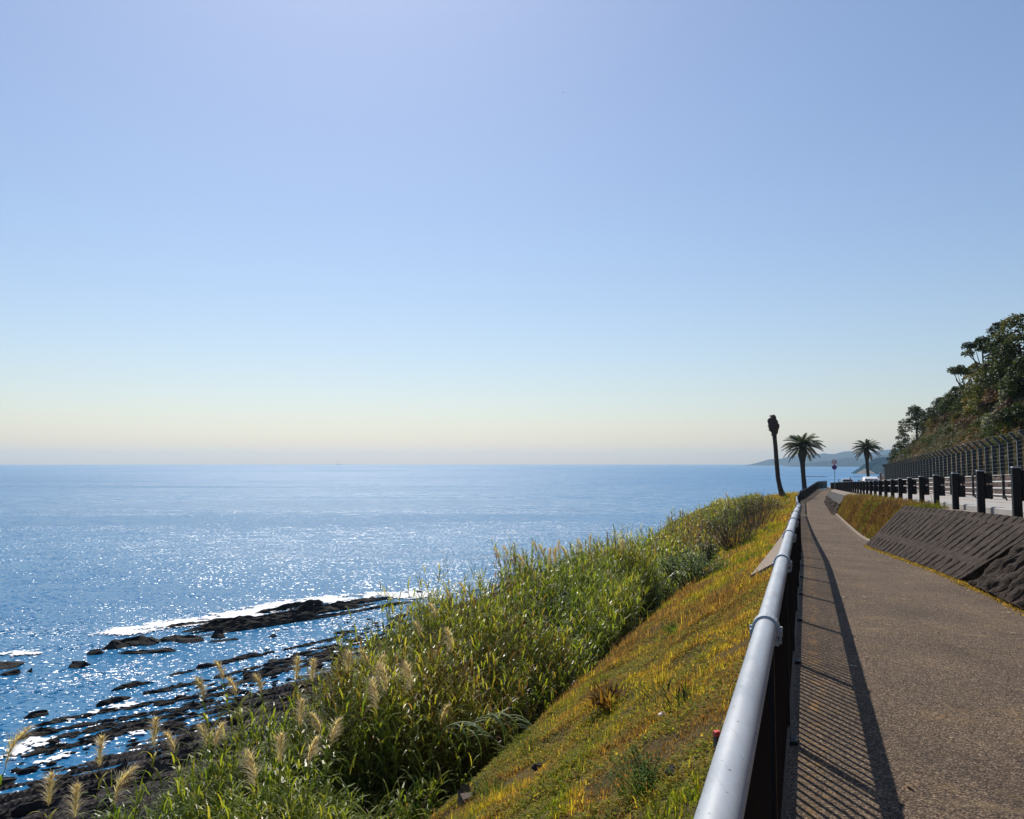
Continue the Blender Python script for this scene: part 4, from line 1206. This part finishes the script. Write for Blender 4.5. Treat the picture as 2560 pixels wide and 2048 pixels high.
# brown dead growth and tufts on the bank between path and road
r = np.random.default_rng(30); n = 60000
s = r.uniform(23.4, 51.5, n); k = r.random(n); t = Tb(s) + .14 + (3.45 - Tb(s) - .14) * k
P = Wa(s, t, ground(s, t) - .01)
tone = np.clip((fbm(s * .7, t * .9, 71, 4) - .36) * 3.0 + r.normal(0, .15, n), 0, 1)
col = pick(tone, [0, .35, .6, 1], [[.085, .095, .02], [.15, .115, .035], [.155, .085, .04], [.085, .05, .03]]) * r.uniform(.6, 1.3, (n, 1))
blades('bank_grass', P, .13 * r.gamma(4, .25, n), .017 * r.uniform(.6, 1.4, n), r.uniform(0, 6.28, n), np.abs(r.normal(.95, .4, n)), col, M['grass'], 'brown and orange dead grass on the bank below the guard posts', 'grass')
n = 9000; s = np.concatenate([r.uniform(4, 23.3, n), r.uniform(13.5, 24, 2500)]); t = np.concatenate([Tb(s[:n]) - np.abs(r.normal(0, .06, n)) - .02 - .07 * (vnoise(s[:n] * 1.2, 0 * s[:n], 4) - .3), Tt(s[n:]) + np.abs(r.normal(.0, .12, 2500))])
z = np.concatenate([zp(s[:n]), ground(s[n:], t[n:]) + .03])
col = pick(r.random(len(s)), [0, .5, 1], [[.20, .14, .035], [.34, .22, .05], [.14, .10, .035]])
blades('dry_moss', Wa(s, t, z), r.uniform(.015, .05, len(s)), r.uniform(.008, .02, len(s)), r.uniform(0, 6.28, len(s)), r.uniform(.3, 1.5, len(s)), col, M['grass'], 'yellow dry moss and grass bits along the wall foot', 'moss')
n = 260; s = r.uniform(3, 45, n) ** 1.0; t = np.where(r.random(n) < .5, Tb(s) - r.gamma(1.5, .25, n) - .05, r.uniform(.0, 2.2, n)); t = np.clip(t, -.1, Tb(s) - .03)
P = Wa(s, t, zp(s) + .016)
v, q, c = leaf_strips(P, r.uniform(0, 6.28, n), np.full(n, .08), np.full(n, .16), r.uniform(.03, .09, n), r.uniform(.012, .03, n), pick(r.random(n), [0, 1], [[.22, .15, .09], [.55, .47, .36]]), 2)
tag(quads('leaf_litter', v, q, mat=M['grass'], cols=c), 'scattered dry leaves lying on the footpath', 'leaves', kind='stuff')

# ------------------------------------------------------------------ single plants and small things on the slope
def on_slope(px, py):
    best = None
    for Y in np.arange(4, 60, .05):
        p = at_y(px, py, Y); s, t = ST(p[0], p[1])
        if t > Tf(s) - .2: continue
        g = float(ground(s, t))
        if p[2] <= g: return np.array([p[0], p[1], g])
    return p
def tuft(label, px, py, n, L, wd, cols, seed, name='grass_tuft', cat='plant', spread=.12, stems_=0):
    b = on_slope(px, py); r = np.random.default_rng(seed)
    ro = thing(name, label, cat, tuple(b))
    P = np.stack([r.normal(0, spread, n), r.normal(0, spread, n), np.full(n, -.03)], 1)
    az = np.arctan2(P[:, 1], P[:, 0]) + r.normal(0, .7, n)
    v, q, c = leaf_strips(P, az, r.normal(1.1, .22, n), r.uniform(.5, 2.0, n), L * r.uniform(.5, 1.15, n), wd * r.uniform(.7, 1.2, n), pick(r.random(n), [0, .5, 1], cols) * r.uniform(.7, 1.25, (n, 1)))
    quads('leaf_blades', v, q, mat=M['grass'], parent=ro, cols=c)
    if stems_:
        tp = np.stack([r.normal(0, spread * 1.6, stems_), r.normal(0, spread * 1.6, stems_), r.uniform(.7, 1.2, stems_) * L], 1)
        v, q, c = stems(tp * [.2, .2, 0], tp, tp * [.1, .1, 0], np.full(stems_, .004), np.tile([[.09, .09, .03]], (stems_, 1)))
        o = quads('stems', v, q, mat=M['leaf'], parent=ro, cols=c)
        idx = np.repeat(np.arange(stems_), 22); f = np.tile(np.linspace(.15, 1, 22), stems_)
        B = tp[idx] * f[:, None]; m = len(idx)
        v, q, c = leaf_strips(B, r.uniform(0, 6.28, m), r.uniform(-.1, .8, m), r.uniform(.3, 1.3, m), r.uniform(.035, .07, m), r.uniform(.008, .015, m), pick(r.random(m), [0, .5, 1], cols) * r.uniform(.7, 1.25, (m, 1)))
        quads('leaves', v, q, mat=M['grass'], parent=ro, cols=c)
    return ro
G3 = [[.03, .065, .012], [.06, .12, .02], [.13, .19, .04]]
tuft('leafy green weed bush low on the slope near the handrail', 1618, 1985, 90, .22, .010, G3, 1, 'weed_bush', 'plant', .11, 22)
tuft('green grass tuft in the middle of the orange slope', 1690, 1580, 130, .34, .014, G3, 2)
tuft('small green tuft beside the reeds at the foot of the orange grass', 1515, 1640, 150, .42, .016, G3, 3, spread=.22)
tuft('bright yellow-green grass tuft at the lower slope edge', 1330, 1880, 120, .30, .012, [[.08, .12, .02], [.17, .2, .03], [.24, .22, .05]], 4)
tuft('green grass tuft near the rotten stump at the bottom edge', 1240, 1990, 110, .26, .011, [[.06, .10, .02], [.12, .17, .03], [.2, .2, .05]], 5)
tuft('dead brown strap-leaved clump with a dark hollow', 1520, 1760, 90, .40, .035, [[.05, .03, .012], [.14, .07, .02], [.20, .13, .03]], 6, 'dead_clump', 'plant', .10)
tuft('dark green low plant on the bare patch beside the handrail', 1735, 1755, 130, .16, .02, [[.02, .035, .01], [.04, .06, .015], [.07, .09, .02]], 7, 'weed_bush', 'plant', .2)
tuft('broad pale green leaf clump by the ditch halfway along', 1560, 1590, 110, .35, .02, G3, 8, 'weed_bush', 'plant', .25)

b = on_slope(1793, 1885)
st_ = thing('marker_stake', 'short dark boundary stake with a bright red cap beside the handrail', 'stake', tuple(b), R(15))
MB().bbox((0, 0, .02), (.038, .038, .20), .004).build('shaft', M['wood'], st_)
MB().bbox((0, 0, .128), (.042, .042, .03), .005).build('cap', M['red_paint'], st_)
b = on_slope(1656, 1795)
m = MB(); rr = np.random.default_rng(5)
m.rings([[(x * k * .045 + rr.normal(0, .005), y * k * .035 + rr.normal(0, .005), z) for x, y in ((1, 0), (.7, .8), (0, 1), (-.8, .7), (-1, 0), (-.6, -.9), (.1, -1), (.8, -.6))] for k, z in ((.6, -.01), (1, .015), (.95, .035), (.5, .05), (.1, .055))])
o = m.build('wrapper', M['litter']); o.location = tuple(b); tag(o, 'small crumpled pale pink wrapper lying on the grass slope', 'litter')
def stone(label, px, py, r_, seed):
    b = on_slope(px, py); q = np.random.default_rng(seed)
    V = LV * (1 + q.normal(0, .12, (len(LV), 1))) * [r_ * 1.3, r_, r_ * .8]
    o = quads('stone', V, LF, mat=M['rock'], smooth=False); o.location = tuple(b); return tag(o, label, 'stone')
stone('dark round stone beside the leafy weed bush', 1688, 1940, .06, 3)
stone('grey stone half hidden in grass at the lower slope', 1348, 1922, .07, 4)
b = at_y(1170, 2035, 10.4)
stp = MB(); pts = []
for k, (z, r_) in enumerate(((-.5, .17), (0, .15), (.12, .13), (.22, .125), (.28, .14))):
    pts.append([(math.cos(a) * r_ * (1 + .22 * (vnoise(a * 2.2, k * .6, 3) - .5)), math.sin(a) * r_ * (1 + .22 * (vnoise(a * 2.2 + 9, k * .6, 3) - .5)), z + .30 * (vnoise(a * 2.6, 5.0, 8) - .5) * (k == 4)) for a in np.linspace(0, 2 * math.pi, 17)[:-1]])
o = stp.rings(pts).build('tree_stump', M['bark']); o.location = tuple(b); tag(o, 'dark rotten stump in the ditch at the lower slope edge', 'stump')

# arching reeds that reach over the ditch
def arch_reed(label, px0, py0, Y0, px1, py1, Y1_, bow, seed, nl=15):
    A = at_y(px0, py0, Y0); B = at_y(px1, py1, Y1_); r = np.random.default_rng(seed)
    ro = thing('arching_reed', label, 'reed', tuple(A))
    k = np.linspace(0, 1, 14)[:, None]; P = (B - A) * k + np.array([0, 0, bow]) * 4 * k * (1 - k)
    v, q, c = stems(P[:-1], P[1:], np.zeros((13, 3)), np.full(13, .011), np.tile([[.12, .15, .04]], (13, 1)), 1)
    quads('stem', v, q, mat=M['leaf'], parent=ro, cols=c)
    f = np.linspace(.25, 1, nl); Bp = np.stack([np.interp(f, k[:, 0], P[:, i]) for i in range(3)], 1)
    hd = math.atan2(B[1] - A[1], B[0] - A[0])
    v, q, c = leaf_strips(Bp, hd + r.normal(0, .35, nl), np.full(nl, .45), np.full(nl, 2.3), r.uniform(.6, .85, nl), np.full(nl, .036), pick(r.random(nl), [0, .5, 1], [[.06, .10, .03], [.12, .17, .05], [.2, .22, .08]]), 6)
    quads('leaves', v, q, mat=M['leaf'], parent=ro, cols=c)
arch_reed('long arching reed with hanging leaves reaching right over the dark ditch', 1130, 1870, 13.2, 1285, 1822, 12.8, .35, 3)
arch_reed('shorter arching reed hanging over the ditch left of the long one', 1075, 1880, 13.0, 1165, 1845, 12.8, .3, 4, 11)
arch_reed('pale arching reed over the shaded hollow below the concrete apron', 1640, 1490, 24, 1715, 1445, 25, .35, 5, 10)

# ------------------------------------------------------------------ trees and shrubs
def crown_leaves(lobes, n, size, cols, r, flat=.5):
    L = np.array([l[3] for l in lobes]); wgt = np.array([l[3] ** 2 for l in lobes]); wgt = wgt / wgt.sum()
    li = r.choice(len(lobes), n, p=wgt)
    C0 = np.array([l[:3] for l in lobes])[li]; rad = L[li]
    d = r.normal(0, 1, (n, 3)); d /= np.linalg.norm(d, axis=1)[:, None]
    d[:, 2] = np.where(d[:, 2] < -.35, -d[:, 2] * .6, d[:, 2])
    # leaves gather in twig clusters spread over each lobe
    q = np.round(d * 2.6 + r.normal(0, .12, d.shape)) / 2.6
    d = d * .45 + q * .55; d /= np.linalg.norm(d, axis=1)[:, None] + 1e-6
    rr = rad * (1 - np.abs(r.normal(0, .22, n)))
    bump = .82 + .36 * vnoise(d[:, 0] * 2.6 + li * 3.1, d[:, 1] * 2.6 + d[:, 2] * 2.1, 17)
    P = C0 + d * (rr * bump)[:, None] * np.array([1, 1, .78])
    nrm = d * .8 + r.normal(0, .65, (n, 3)) + np.array([0, 0, .35]); nrm /= np.linalg.norm(nrm, axis=1)[:, None]
    a = np.cross(nrm, r.normal(0, 1, (n, 3))); a /= np.linalg.norm(a, axis=1)[:, None]; b = np.cross(nrm, a)
    sz = (size * r.uniform(.6, 1.3, n))[:, None]
    V = np.stack([P - a * sz, P + b * sz * flat, P + a * sz, P - b * sz * flat], 1).reshape(-1, 3)
    tone = np.clip(.5 + .35 * r.normal(0, 1, len(lobes))[li] + r.normal(0, .22, n), 0, 1)
    col = np.repeat(pick(tone, [0, .5, 1], cols)[:, None], 4, 1).reshape(-1, 3)
    return V, np.arange(4 * n).reshape(-1, 4), col
def tree(label, px, top_py, Y, wid, cols, seed, kind='round', n=2600, leaf=.105, lean=0.0, group='trees on the hillside', name='tree', dense=1.5):
    r = np.random.default_rng(seed)
    p = at_y(px, top_py, Y); s, t = ST(p[0], p[1])
    g = float(ground(s, max(t, 11.5))); H = max(p[2] - g, 1.6)
    if kind == 'round': H = min(H, 9.5)
    base = np.array([p[0], p[1], p[2] - H])
    ro = thing(name, label, 'tree' if name == 'tree' else 'shrub', tuple(base), 0, group)
    lobes = []; R0 = wid / 2
    nl = 13 if kind == 'round' else 9
    for i in range(nl):
        a = i * 2.4 + r.uniform(-.4, .4); f = (i + .5) / nl
        if kind == 'umbrella': zc = H * r.uniform(.78, .92); rad = R0 * r.uniform(.22, .36); dist = R0 * math.sqrt(f) * .95
        else: zc = H * (.20 + .70 * f); rad = R0 * r.uniform(.40, .60) * (1.12 - .35 * f); dist = R0 * (.78 - .55 * f * f) * r.uniform(.6, 1.1)
        lobes.append((math.cos(a) * dist + lean * H * f * .5, math.sin(a) * dist, min(zc, H - rad * .62), rad))
    lobes.append((lean * H * .5, 0, H - R0 * .27, R0 * .34))
    v, q, c = crown_leaves(lobes, int(n * dense), leaf, cols, r)
    quads('crown', v, q, mat=M['tree_leaf'], parent=ro, cols=c)
    tr = MB(); top = Vector((lean * H * .4, 0, H * .62)); r0 = .05 + H * .018
    tr.tube([(0, 0, -.5), (lean * H * .08, .05, H * .2), (lean * H * .22, -.05, H * .42), tuple(top)], [r0 * 1.3, r0, r0 * .75, r0 * .45], 8)
    for i, l in enumerate(lobes[:10]):
        f = .25 + .06 * i; st0 = Vector((lean * H * .22 * f * 2, 0, H * f)); e = Vector(l[:3]); mid = (st0 + e) / 2 + Vector((r.uniform(-.2, .2), r.uniform(-.2, .2), -.15))
        tr.tube([st0, mid, e], [r0 * .5, r0 * .34, r0 * .12], 5)
    tr.build('trunk', M['bark'], ro, True)
    return ro
DG = [[.016, .032, .010], [.036, .058, .016], [.08, .10, .022]]
MG = [[.025, .042, .010], [.065, .085, .018], [.15, .15, .03]]
OL = [[.045, .05, .012], [.13, .12, .022], [.25, .20, .035]]
BR = [[.05, .032, .022], [.11, .068, .045], [.18, .115, .07]]
YL = [[.10, .08, .015], [.20, .16, .02], [.30, .22, .03]]
PA = [[.08, .10, .06], [.20, .22, .15], [.42, .44, .34]]
tree('tallest dark green tree at the upper right edge, top of the wooded hill', 2545, 783, 61, 4.1, MG, 1, n=4600)
tree('dark leaning umbrella-shaped tree with sky showing between its bare limbs', 2462, 845, 70, 4.2, DG, 2, 'umbrella', 2400, .10, -.12)
tree('flat-topped dark tree standing just left of the tallest tree', 2502, 803, 66, 3.2, DG, 3, n=3000, lean=-.06)
tree('thin wind-bent dark tree with gaps halfway up the skyline', 2408, 912, 80, 2.9, DG, 4, 'umbrella', 1500, .10, -.12)
tree('bushy olive-green tree under the umbrella-shaped tree', 2478, 900, 66, 3.8, MG, 5, n=3400)
tree('small dark tree on the skyline below the wind-bent tree', 2390, 965, 85, 2.7, DG, 6, n=1900)
tree('green skyline tree right of the pair of low crowns', 2352, 992, 96, 2.9, DG, 7, n=2000)
tree('small round dark crown touching the big round tree on its right', 2325, 1018, 104, 2.1, DG, 8, n=1500)
tree('big round dark tree lowest on the skyline, left end of the wood', 2290, 1014, 112, 3.6, DG, 9, n=3400, leaf=.115)
tree('dark green tree at the far left foot of the wood', 2258, 1072, 122, 2.9, DG, 10, n=2200, leaf=.115)
tree('small olive tree where the wood meets the end of the tall fence', 2236, 1120, 128, 2.4, MG, 11, n=1500, leaf=.115)
tree('yellow-tipped tree catching the light in the middle of the wood', 2446, 985, 72, 2.6, OL, 12, n=2400)
tree('yellowish olive tree above the middle of the tall fence', 2415, 1025, 82, 2.6, OL, 13, n=2200)
tree('pale-leaved tree with whitish foliage at the right edge', 2532, 925, 57, 2.0, PA, 14, n=2600, leaf=.115)
tree('pale speckled low tree right above the fence, left of the whitish one', 2492, 1030, 60, 2.4, PA, 15, n=1900, leaf=.115)
tree('deep green tree between the tallest tree and the pale one', 2560, 890, 56, 2.9, DG, 16, n=3000)
tree('dark green tree low at the right edge just behind the fence', 2552, 1010, 51, 2.6, DG, 17, n=2600)
tree('brown half-bare tree in the centre of the wood', 2500, 955, 64, 2.7, BR, 18, n=1900, leaf=.115)
tree('brownish leafless thicket tree left of the yellow-tipped tree', 2385, 1030, 90, 2.8, BR, 19, n=1900, leaf=.115)
tree('orange-tinged plumy shrub beside the big round tree', 2328, 1040, 104, 1.5, [[.14, .07, .02], [.30, .17, .05], [.42, .27, .09]], 20, n=900, leaf=.115, name='shrub')
tree('mid green tree low behind the middle fence posts', 2362, 1075, 96, 2.6, MG, 21, n=2000)
tree('olive tree low behind the far fence posts', 2300, 1100, 110, 2.6, OL, 22, n=1800, leaf=.115)
tree('dark green tree low on the hill behind the right fence posts', 2455, 1060, 70, 2.6, DG, 23, n=2200)
tree('dark tree on the slope left of the brown half-bare tree', 2470, 985, 68, 2.8, MG, 31, n=1700)
tree('green tree under the wind-bent tree on the skyline', 2420, 955, 78, 2.8, MG, 32, n=1600)
tree('olive tree filling the skyline between the umbrella-shaped and wind-bent trees', 2440, 905, 76, 2.6, OL, 33, n=1500)
tree('dark crown right below the flat-topped tree', 2515, 850, 62, 3.0, DG, 34, n=1800)
tree('brownish tree low on the slope above the nearest fence posts', 2525, 1000, 56, 2.6, BR, 35, n=1400)
tree('small green tree on the slope between yellow-tipped and pale speckled trees', 2470, 1035, 66, 2.4, MG, 36, n=1300)
tree('dark green skyline tree at the foot of the green skyline tree', 2372, 985, 92, 2.6, DG, 37, n=1300)
tree('olive tree halfway down the far skyline', 2340, 1040, 100, 2.6, OL, 38, n=1300)
for i, (px, py, Y, wd_, pal) in enumerate(sorted([(2318, 1108, 102, 4.2, BR), (2345, 1090, 95, 4.4, DG), (2378, 1110, 88, 4.0, BR), (2402, 1062, 82, 4.2, MG), (2418, 1096, 78, 4.0, DG),
                                              (2440, 1040, 75, 3.8, BR), (2452, 1108, 69, 3.8, MG), (2482, 1082, 62, 4.0, BR), (2512, 1062, 57, 4.0, DG), (2535, 1085, 53, 3.8, MG), (2290, 1118, 110, 4.4, MG)], key=lambda q: q[0])):
    kind_ = {id(BR): 'brownish twiggy', id(DG): 'dark green', id(MG): 'mid green'}[id(pal)]
    tree('%s shrub low behind the tall fence, %s in that row' % (kind_, ORD[i]), px, py, Y, wd_, pal, 70 + i, n=1300, group='shrubs behind the tall fence', name='shrub')
# trees just outside the frame that still belong to the edge of the wood
tree('tree on the hill top outside the right edge', 2640, 770, 60, 4.1, DG, 24, n=3000)
tree('tree low on the hill outside the right edge', 2640, 950, 50, 3.5, MG, 25, n=2600)

# undergrowth that covers the hillside: brown vines, twigs and leaves, one mass
r = np.random.default_rng(60); n = 90000
s = r.uniform(38, 158, n); t = 11.25 + 16 * r.random(n) ** 1.4
z = ground(s, t) + np.minimum(r.gamma(1.5, .35, n), 1.1) * (.35 + 2.0 * fbm(s * .35, t * .35, 95, 3) ** 1.5)
P = Wa(s, t, z)
tone = np.clip((fbm(s * .22, t * .35, 91, 4) - .33) * 2.8 + r.normal(0, .17, n), 0, 1)
col = pick(tone, [0, .3, .6, .85, 1], [[.022, .040, .010], [.06, .07, .02], [.09, .058, .038], [.14, .085, .05], [.22, .14, .05]]) * r.uniform(.6, 1.3, (n, 1))
v, q, c = leaf_strips(P, r.uniform(0, 6.28, n), r.uniform(-.6, 1.2, n), r.uniform(0, 1.5, n), r.uniform(.12, .36, n), r.uniform(.05, .12, n), col, 2)
tag(quads('undergrowth', v, q, mat=M['tree_leaf'], cols=c), 'brown and green undergrowth covering the steep hillside', 'undergrowth', kind='stuff')

def twig_shrub(label, px, py, Y, h, wid, n, twc, leafc, nleaf, lsz, seed):
    b = at_y(px, py, Y); s, t = ST(b[0], b[1]); b[2] = float(ground(s, t)); r = np.random.default_rng(seed)
    ro = thing('shrub', label, 'shrub', tuple(b), 0, 'shrubs on the far bank')
    az = r.uniform(0, 6.28, n); rd = wid / 2 * np.sqrt(r.random(n))
    tp = np.stack([np.cos(az) * rd, np.sin(az) * rd, h * r.uniform(.6, 1.05, n) * (1 - .35 * (rd / (wid / 2)) ** 2)], 1)
    bs = np.stack([np.cos(az) * rd * .25, np.sin(az) * rd * .25, np.full(n, -.2)], 1)
    bow = np.stack([r.normal(0, .12, n), r.normal(0, .12, n), 0 * az], 1)
    parts = [stems(bs, tp, bow, np.full(n, .014), pick(r.random(n), [0, 1], twc), 4)]
    m = n * 4; i = np.repeat(np.arange(n), 4); f = r.uniform(.35, .95, m)[:, None]
    B = bs[i] * (1 - f) + tp[i] * f - bow[i] * 4 * f * (1 - f)
    a2 = r.uniform(0, 6.28, m); E = B + np.stack([np.cos(a2), np.sin(a2), r.uniform(.4, 1.6, m)], 1) * (h * .16 * r.uniform(.5, 1.2, m))[:, None]
    parts.append(stems(B, E, np.zeros((m, 3)), np.full(m, .007), pick(r.random(m), [0, 1], twc), 1))
    joinmesh('twigs', parts, M['bark_tint'], ro)
    if nleaf:
        j = r.integers(0, m, nleaf); ff = r.random(nleaf)[:, None]; LB = B[j] * (1 - ff) + E[j] * ff + r.normal(0, .06, (nleaf, 3))
        v, q, c = leaf_strips(LB, r.uniform(0, 6.28, nleaf), r.uniform(-.3, 1.2, nleaf), r.uniform(0, 1.6, nleaf), lsz * r.uniform(.6, 1.3, nleaf), lsz * .38 * r.uniform(.7, 1.2, nleaf), pick(r.random(nleaf), [0, .5, 1], leafc), 2)
        quads('leaves', v, q, mat=M['leaf'], parent=ro, cols=c)
M['bark_tint'] = leafmat('twig', 0.0, 0.9, 0.1)
TW = [[.05, .038, .03], [.13, .10, .08]]
twig_shrub('wide brown leafless shrub left of the concrete apron', 1838, 1372, 42, 2.3, 4.2, 130, TW, BR, 500, .10, 1)
twig_shrub('grey-brown twiggy shrub behind the wide leafless one', 1890, 1330, 50, 2.4, 4.0, 120, TW, OL, 900, .10, 2)
twig_shrub('dark upright shrub poking above the reeds against the sea', 1765, 1330, 46, 2.7, 1.6, 60, [[.02, .016, .014], [.05, .04, .03]], DG, 2600, .12, 3)
twig_shrub('leafy green shrub beside the bright grass below the apron', 1735, 1425, 31, 1.5, 3.2, 70, TW, [[.03, .06, .015], [.08, .13, .03], [.18, .24, .07]], 4200, .12, 4)
twig_shrub('yellow-green shrub growing close to the dead palm', 1900, 1290, 68, 1.7, 5.0, 90, TW, [[.08, .09, .02], [.17, .16, .03], [.26, .22, .05]], 4000, .15, 5)
twig_shrub('yellowish shrub among the weeds left of the dark upright shrub', 1800, 1300, 58, 2.3, 4.5, 90, TW, [[.09, .09, .02], [.19, .16, .03], [.28, .22, .05]], 4200, .15, 6)

# ------------------------------------------------------------------ far headlands across the bay
def headland(name, prof, Y, depth, label, mat, seed, amp=0.12, nu=160, nv=26):
    px = np.array([p[0] for p in prof], float)
    top = np.array([float(at_y(p[0], p[1], Y)[2]) - SEA for p in prof]); xs = np.array([float(at_y(p[0], p[1], Y)[0]) for p in prof])
    u = np.linspace(xs[0], xs[-1], nu); h = np.interp(u, xs, top)
    v = np.linspace(-1, 1, nv)
    U, V = np.meshgrid(u, v, indexing='ij')
    Hh = np.repeat(h[:, None], nv, 1)
    n = fbm(U / depth * 3, V * 3, seed, 5) - .5
    sp = (vnoise(U / depth * 5 + V * 1.2, V * .6, seed + 9) - .5) * (1 - np.abs(V)) * np.abs(V) * 1.2
    Z = Hh * (np.clip(1 - np.abs(V) ** 1.15, 0, 1) * (1 + sp) + n * amp * (1 - np.abs(V) ** 4) * np.clip(np.abs(V) * 3, .1, 1)) + (fbm(U * .05, V * 20, seed + 3, 3) - .5) * 7 * np.clip(Hh / 40, 0, 1) * (1 - np.abs(V) ** 6)
    Z = SEA - 1.0 + np.maximum(Z, 0) + np.where(np.abs(V) >= 1, -2, 0)
    Yv = Y + V * depth * np.clip(Hh / max(h.max(), 1) + .25, 0, 1.1)
    o = quads(name, np.stack([U, Yv, Z], -1).reshape(-1, 3), grid_quads(nu, nv)[:, ::-1], mat=mat, smooth=False)
    return tag(o, label, 'headland', kind='structure')
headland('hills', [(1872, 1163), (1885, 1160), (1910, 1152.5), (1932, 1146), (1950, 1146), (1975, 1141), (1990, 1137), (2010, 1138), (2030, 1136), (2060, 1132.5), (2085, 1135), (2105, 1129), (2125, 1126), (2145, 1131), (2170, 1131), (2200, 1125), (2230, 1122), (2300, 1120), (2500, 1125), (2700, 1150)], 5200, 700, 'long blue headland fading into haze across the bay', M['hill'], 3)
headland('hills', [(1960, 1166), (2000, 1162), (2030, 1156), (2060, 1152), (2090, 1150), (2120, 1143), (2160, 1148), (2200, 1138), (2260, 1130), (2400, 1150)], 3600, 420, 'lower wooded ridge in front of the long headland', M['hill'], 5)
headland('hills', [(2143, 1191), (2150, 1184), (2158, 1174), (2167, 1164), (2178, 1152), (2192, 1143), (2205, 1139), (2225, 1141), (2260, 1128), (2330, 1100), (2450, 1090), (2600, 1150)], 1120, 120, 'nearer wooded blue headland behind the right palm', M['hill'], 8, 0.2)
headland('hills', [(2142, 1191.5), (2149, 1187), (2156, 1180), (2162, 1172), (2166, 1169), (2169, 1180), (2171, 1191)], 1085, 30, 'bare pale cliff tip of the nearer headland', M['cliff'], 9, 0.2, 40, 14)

# ------------------------------------------------------------------ air: one closed box of thin haze
hz = MB(); hz.box((0, 4590, 61), (18200, 9900, 154))
hm = bpy.data.materials.new('haze_air'); hm.use_nodes = True
ht = hm.node_tree
for nd in list(ht.nodes):
    if nd.type == 'BSDF_PRINCIPLED': ht.nodes.remove(nd)
pv = ht.nodes.new('ShaderNodeVolumePrincipled')
pv.inputs['Color'].default_value = (0.60, 0.80, 1.0, 1)
pv.inputs['Density'].default_value = 1.1e-4
pv.inputs['Anisotropy'].default_value = 0.5
ht.links.new(pv.outputs[0], [n for n in ht.nodes if n.type == 'OUTPUT_MATERIAL'][0].inputs['Volume'])
tag(hz.build('haze', hm), 'thin blue sea haze that fades the far headlands', 'haze', kind='stuff')
